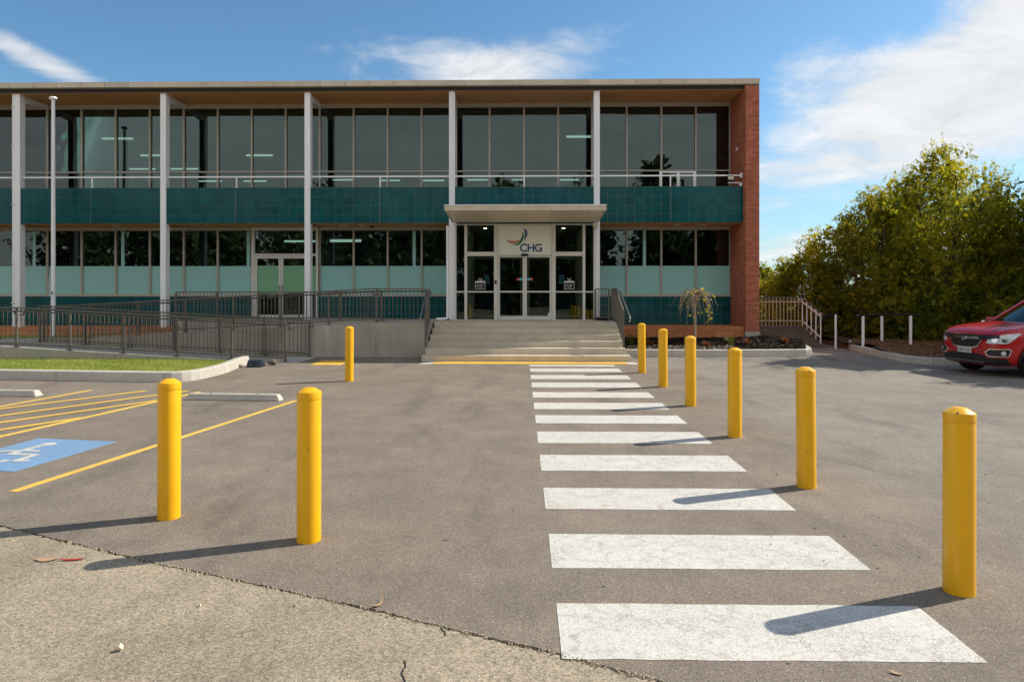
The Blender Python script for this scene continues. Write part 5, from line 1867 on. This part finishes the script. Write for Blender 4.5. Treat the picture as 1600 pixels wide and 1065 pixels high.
def tuft(label, x, y, h, n, mat, seed, name='strappy_plant', spread=.8, wd=.012, cat='plant'):
    r = random.Random(seed)
    z = bed_z(x, y)
    root = thing(name, label, cat, (x, y, z), 'garden plants')
    v, t = [], []
    for i in range(n):
        a = r.uniform(0, 6.283); l_ = h * r.uniform(.55, 1.05); o_ = Vector((x + r.gauss(0, .035), y + r.gauss(0, .035), z))
        d_ = Vector((math.cos(a), math.sin(a), 0)); s_ = Vector((-d_.y, d_.x, 0)) * wd
        out = r.uniform(.1, spread) * l_
        tn = r.random()
        prev = o_
        for k_ in range(1, 4):
            u = k_ / 3
            cur = o_ + d_ * out * u ** 1.6 + Vector((0, 0, l_ * (u - .25 * u * u * spread)))
            w0, w1 = 1 - (k_ - 1) / 3.2, 1 - k_ / 3.2
            v += [prev - s_ * w0, prev + s_ * w0, cur + s_ * w1, cur - s_ * w1]
            t.append(tn)
            prev = cur
    link('leaves', quads_mesh('leaves', np.array([tuple(q) for q in v]), np.array(t), mat, (x, y, z)), root)
    MB().tube([(x, y, z - .02), (x, y, z + h * .25)], [.03, .015], 6).build('stem', TWIG, root)


tuft('green strappy plant beside the right stair rail', 2.98, 19.3, .42, 90, TUFT, 31)
tuft('green strappy plant in the bed right of the weeping tree', 5.75, 19.3, .40, 80, TUFT, 32)
tuft('rusty leaved low plant left of the weeping tree', 3.47, 19.15, .26, 80, RUST, 33, 'rusty_plant', 1.0, .022)
tuft('rusty leaved low plant just right of the weeping tree trunk', 5.05, 19.1, .24, 70, RUST, 34, 'rusty_plant', 1.0, .022)
tuft('dry brown plant at the right tip of the mulch bed', 7.35, 19.4, .24, 60, RUST, 35, 'rusty_plant', 1.0, .016)
tuft('dry brown plant beside the brick end wall', 6.25, 19.35, .20, 50, RUST, 36, 'rusty_plant', 1.0, .014)
tuft('thin upright bare twiggy plant against the teal plinth', 3.45, 20.2, .62, 40, M('dry_twig', (.16, .12, .09), .9), 37, 'twiggy_plant', .35, .005)

# ================================================================== SMALL DEBRIS ON THE GROUND
def leaf(label, x, y, l_, w_, rot, mat, curl=.02, name='fallen_leaf', z0=None):
    base = 0.0 if z0 is None else z0
    mb_ = MB()
    n = 8
    L, Q = [], []
    for i in range(n + 1):
        t = i / n
        u = (t - .5) * l_
        w = w_ * math.sin(math.pi * min(.98, max(.06, t))) * .5
        zc_ = base + .003 + curl * (2 * t - 1) ** 2
        bend = .25 * l_ * (t - .5) ** 2 * 4 * (1 if curl > .015 else .2)
        cx, cy = u, bend
        for s_, lst in ((1, L), (-1, Q)):
            X, Y = cx, cy + s_ * w
            lst.append((x + X * math.cos(rot) - Y * math.sin(rot), y + X * math.sin(rot) + Y * math.cos(rot), zc_ + abs(s_) * .004))
    vs = L + Q + [(a, b, c - .002) for a, b, c in L + Q]
    m_ = n + 1
    fs = [(i, m_ + i, m_ + i + 1, i + 1) for i in range(n)] + [(2 * m_ + i, 2 * m_ + i + 1, 3 * m_ + i + 1, 3 * m_ + i) for i in range(n)]
    mb_.add(vs, fs)
    return tag(mb_.build(name, mat), label, 'leaf')


leaf('bright red long leaf lying on the old pavement at left', -2.96, 4.41, .17, .028, .15, REDLEAF, .004, z0=-.004)
leaf('faded tan leaf left of the red leaf on the old pavement', -3.13, 4.41, .15, .07, .1, TANLEAF, .003, z0=-.004)
leaf('curled pale bark strip lying across the seam between pavements', -.815, 3.80, .17, .022, 1.1, TANLEAF, .03, 'bark_strip')
leaf('tiny straw coloured leaf below the frontmost crossing stripe', 1.70, 3.16, .06, .02, -.5, TANLEAF, .004)
leaf('reddish dry leaf on the asphalt beside the right end of the steps', 2.98, 18.1, .16, .10, .4, LITTER, .02)
leaf('second reddish dry leaf by the right end of the steps, farther right', 3.18, 18.2, .14, .09, 2.0, LITTER, .02)
leaf('thin dark twig lying on the asphalt in front of the lone bollard', -2.95, 16.2, .30, .02, .3, BARK, .01, 'twig')
leaf('thin dark twig on the open lane between bollard and crossing', -.56, 4.80, .05, .006, -.6, BARK, .002, 'twig')
tag(lump((-1.98, 3.305, .014), (.020, .018, .018), 9, 1).build('pale_stone', M('pale_stone', (.72, .64, .46), .8)), 'small pale angular stone lying alone on the old pavement', 'stone')
rz_ = random.Random(77)
gm = MB()
for i in range(150):
    x, y = rz_.uniform(-4.5, 4.5), rz_.uniform(2.9, 12.5)
    s_ = rz_.uniform(.0035, .009)
    gm.ct = rz_.random()
    gm.hexa([(x - s_, y - s_ * .7, -.003), (x + s_, y - s_ * .8, -.003), (x + s_ * .8, y + s_, -.003), (x - s_, y + s_ * .7, -.003), (x - s_ * .5, y - s_ * .5, s_ * 1.1), (x + s_ * .6, y - s_ * .4, s_), (x + s_ * .5, y + s_ * .6, s_ * 1.2), (x - s_ * .5, y + s_ * .4, s_ * .9)])
for i in range(420):                                 # crumbs along the broken edge
    t = rz_.uniform(4.0, 12.9)
    j = int(t); f_ = t - j
    (x0, y0), (x1, y1) = SEAM[j], SEAM[min(j + 1, len(SEAM) - 1)]
    x, y = x0 + (x1 - x0) * f_, y0 + (y1 - y0) * f_ - abs(rz_.gauss(0, .02)) + .005
    s_ = rz_.uniform(.003, .008)
    gm.ct = .2 + rz_.random() * .6
    gm.hexa([(x - s_, y - s_ * .7, -.016), (x + s_, y - s_ * .8, -.016), (x + s_ * .8, y + s_, -.016), (x - s_, y + s_ * .7, -.016), (x - s_ * .5, y - s_ * .5, s_ * .8), (x + s_ * .6, y - s_ * .4, s_ * .7), (x + s_ * .5, y + s_ * .6, s_ * .9), (x - s_ * .5, y + s_ * .4, s_ * .6)])
stuff(tag(gm.build('grit', M('grit', (.45, .38, .27), .9, tint=.6)), 'loose pale grit scattered over the asphalt', 'grit'))
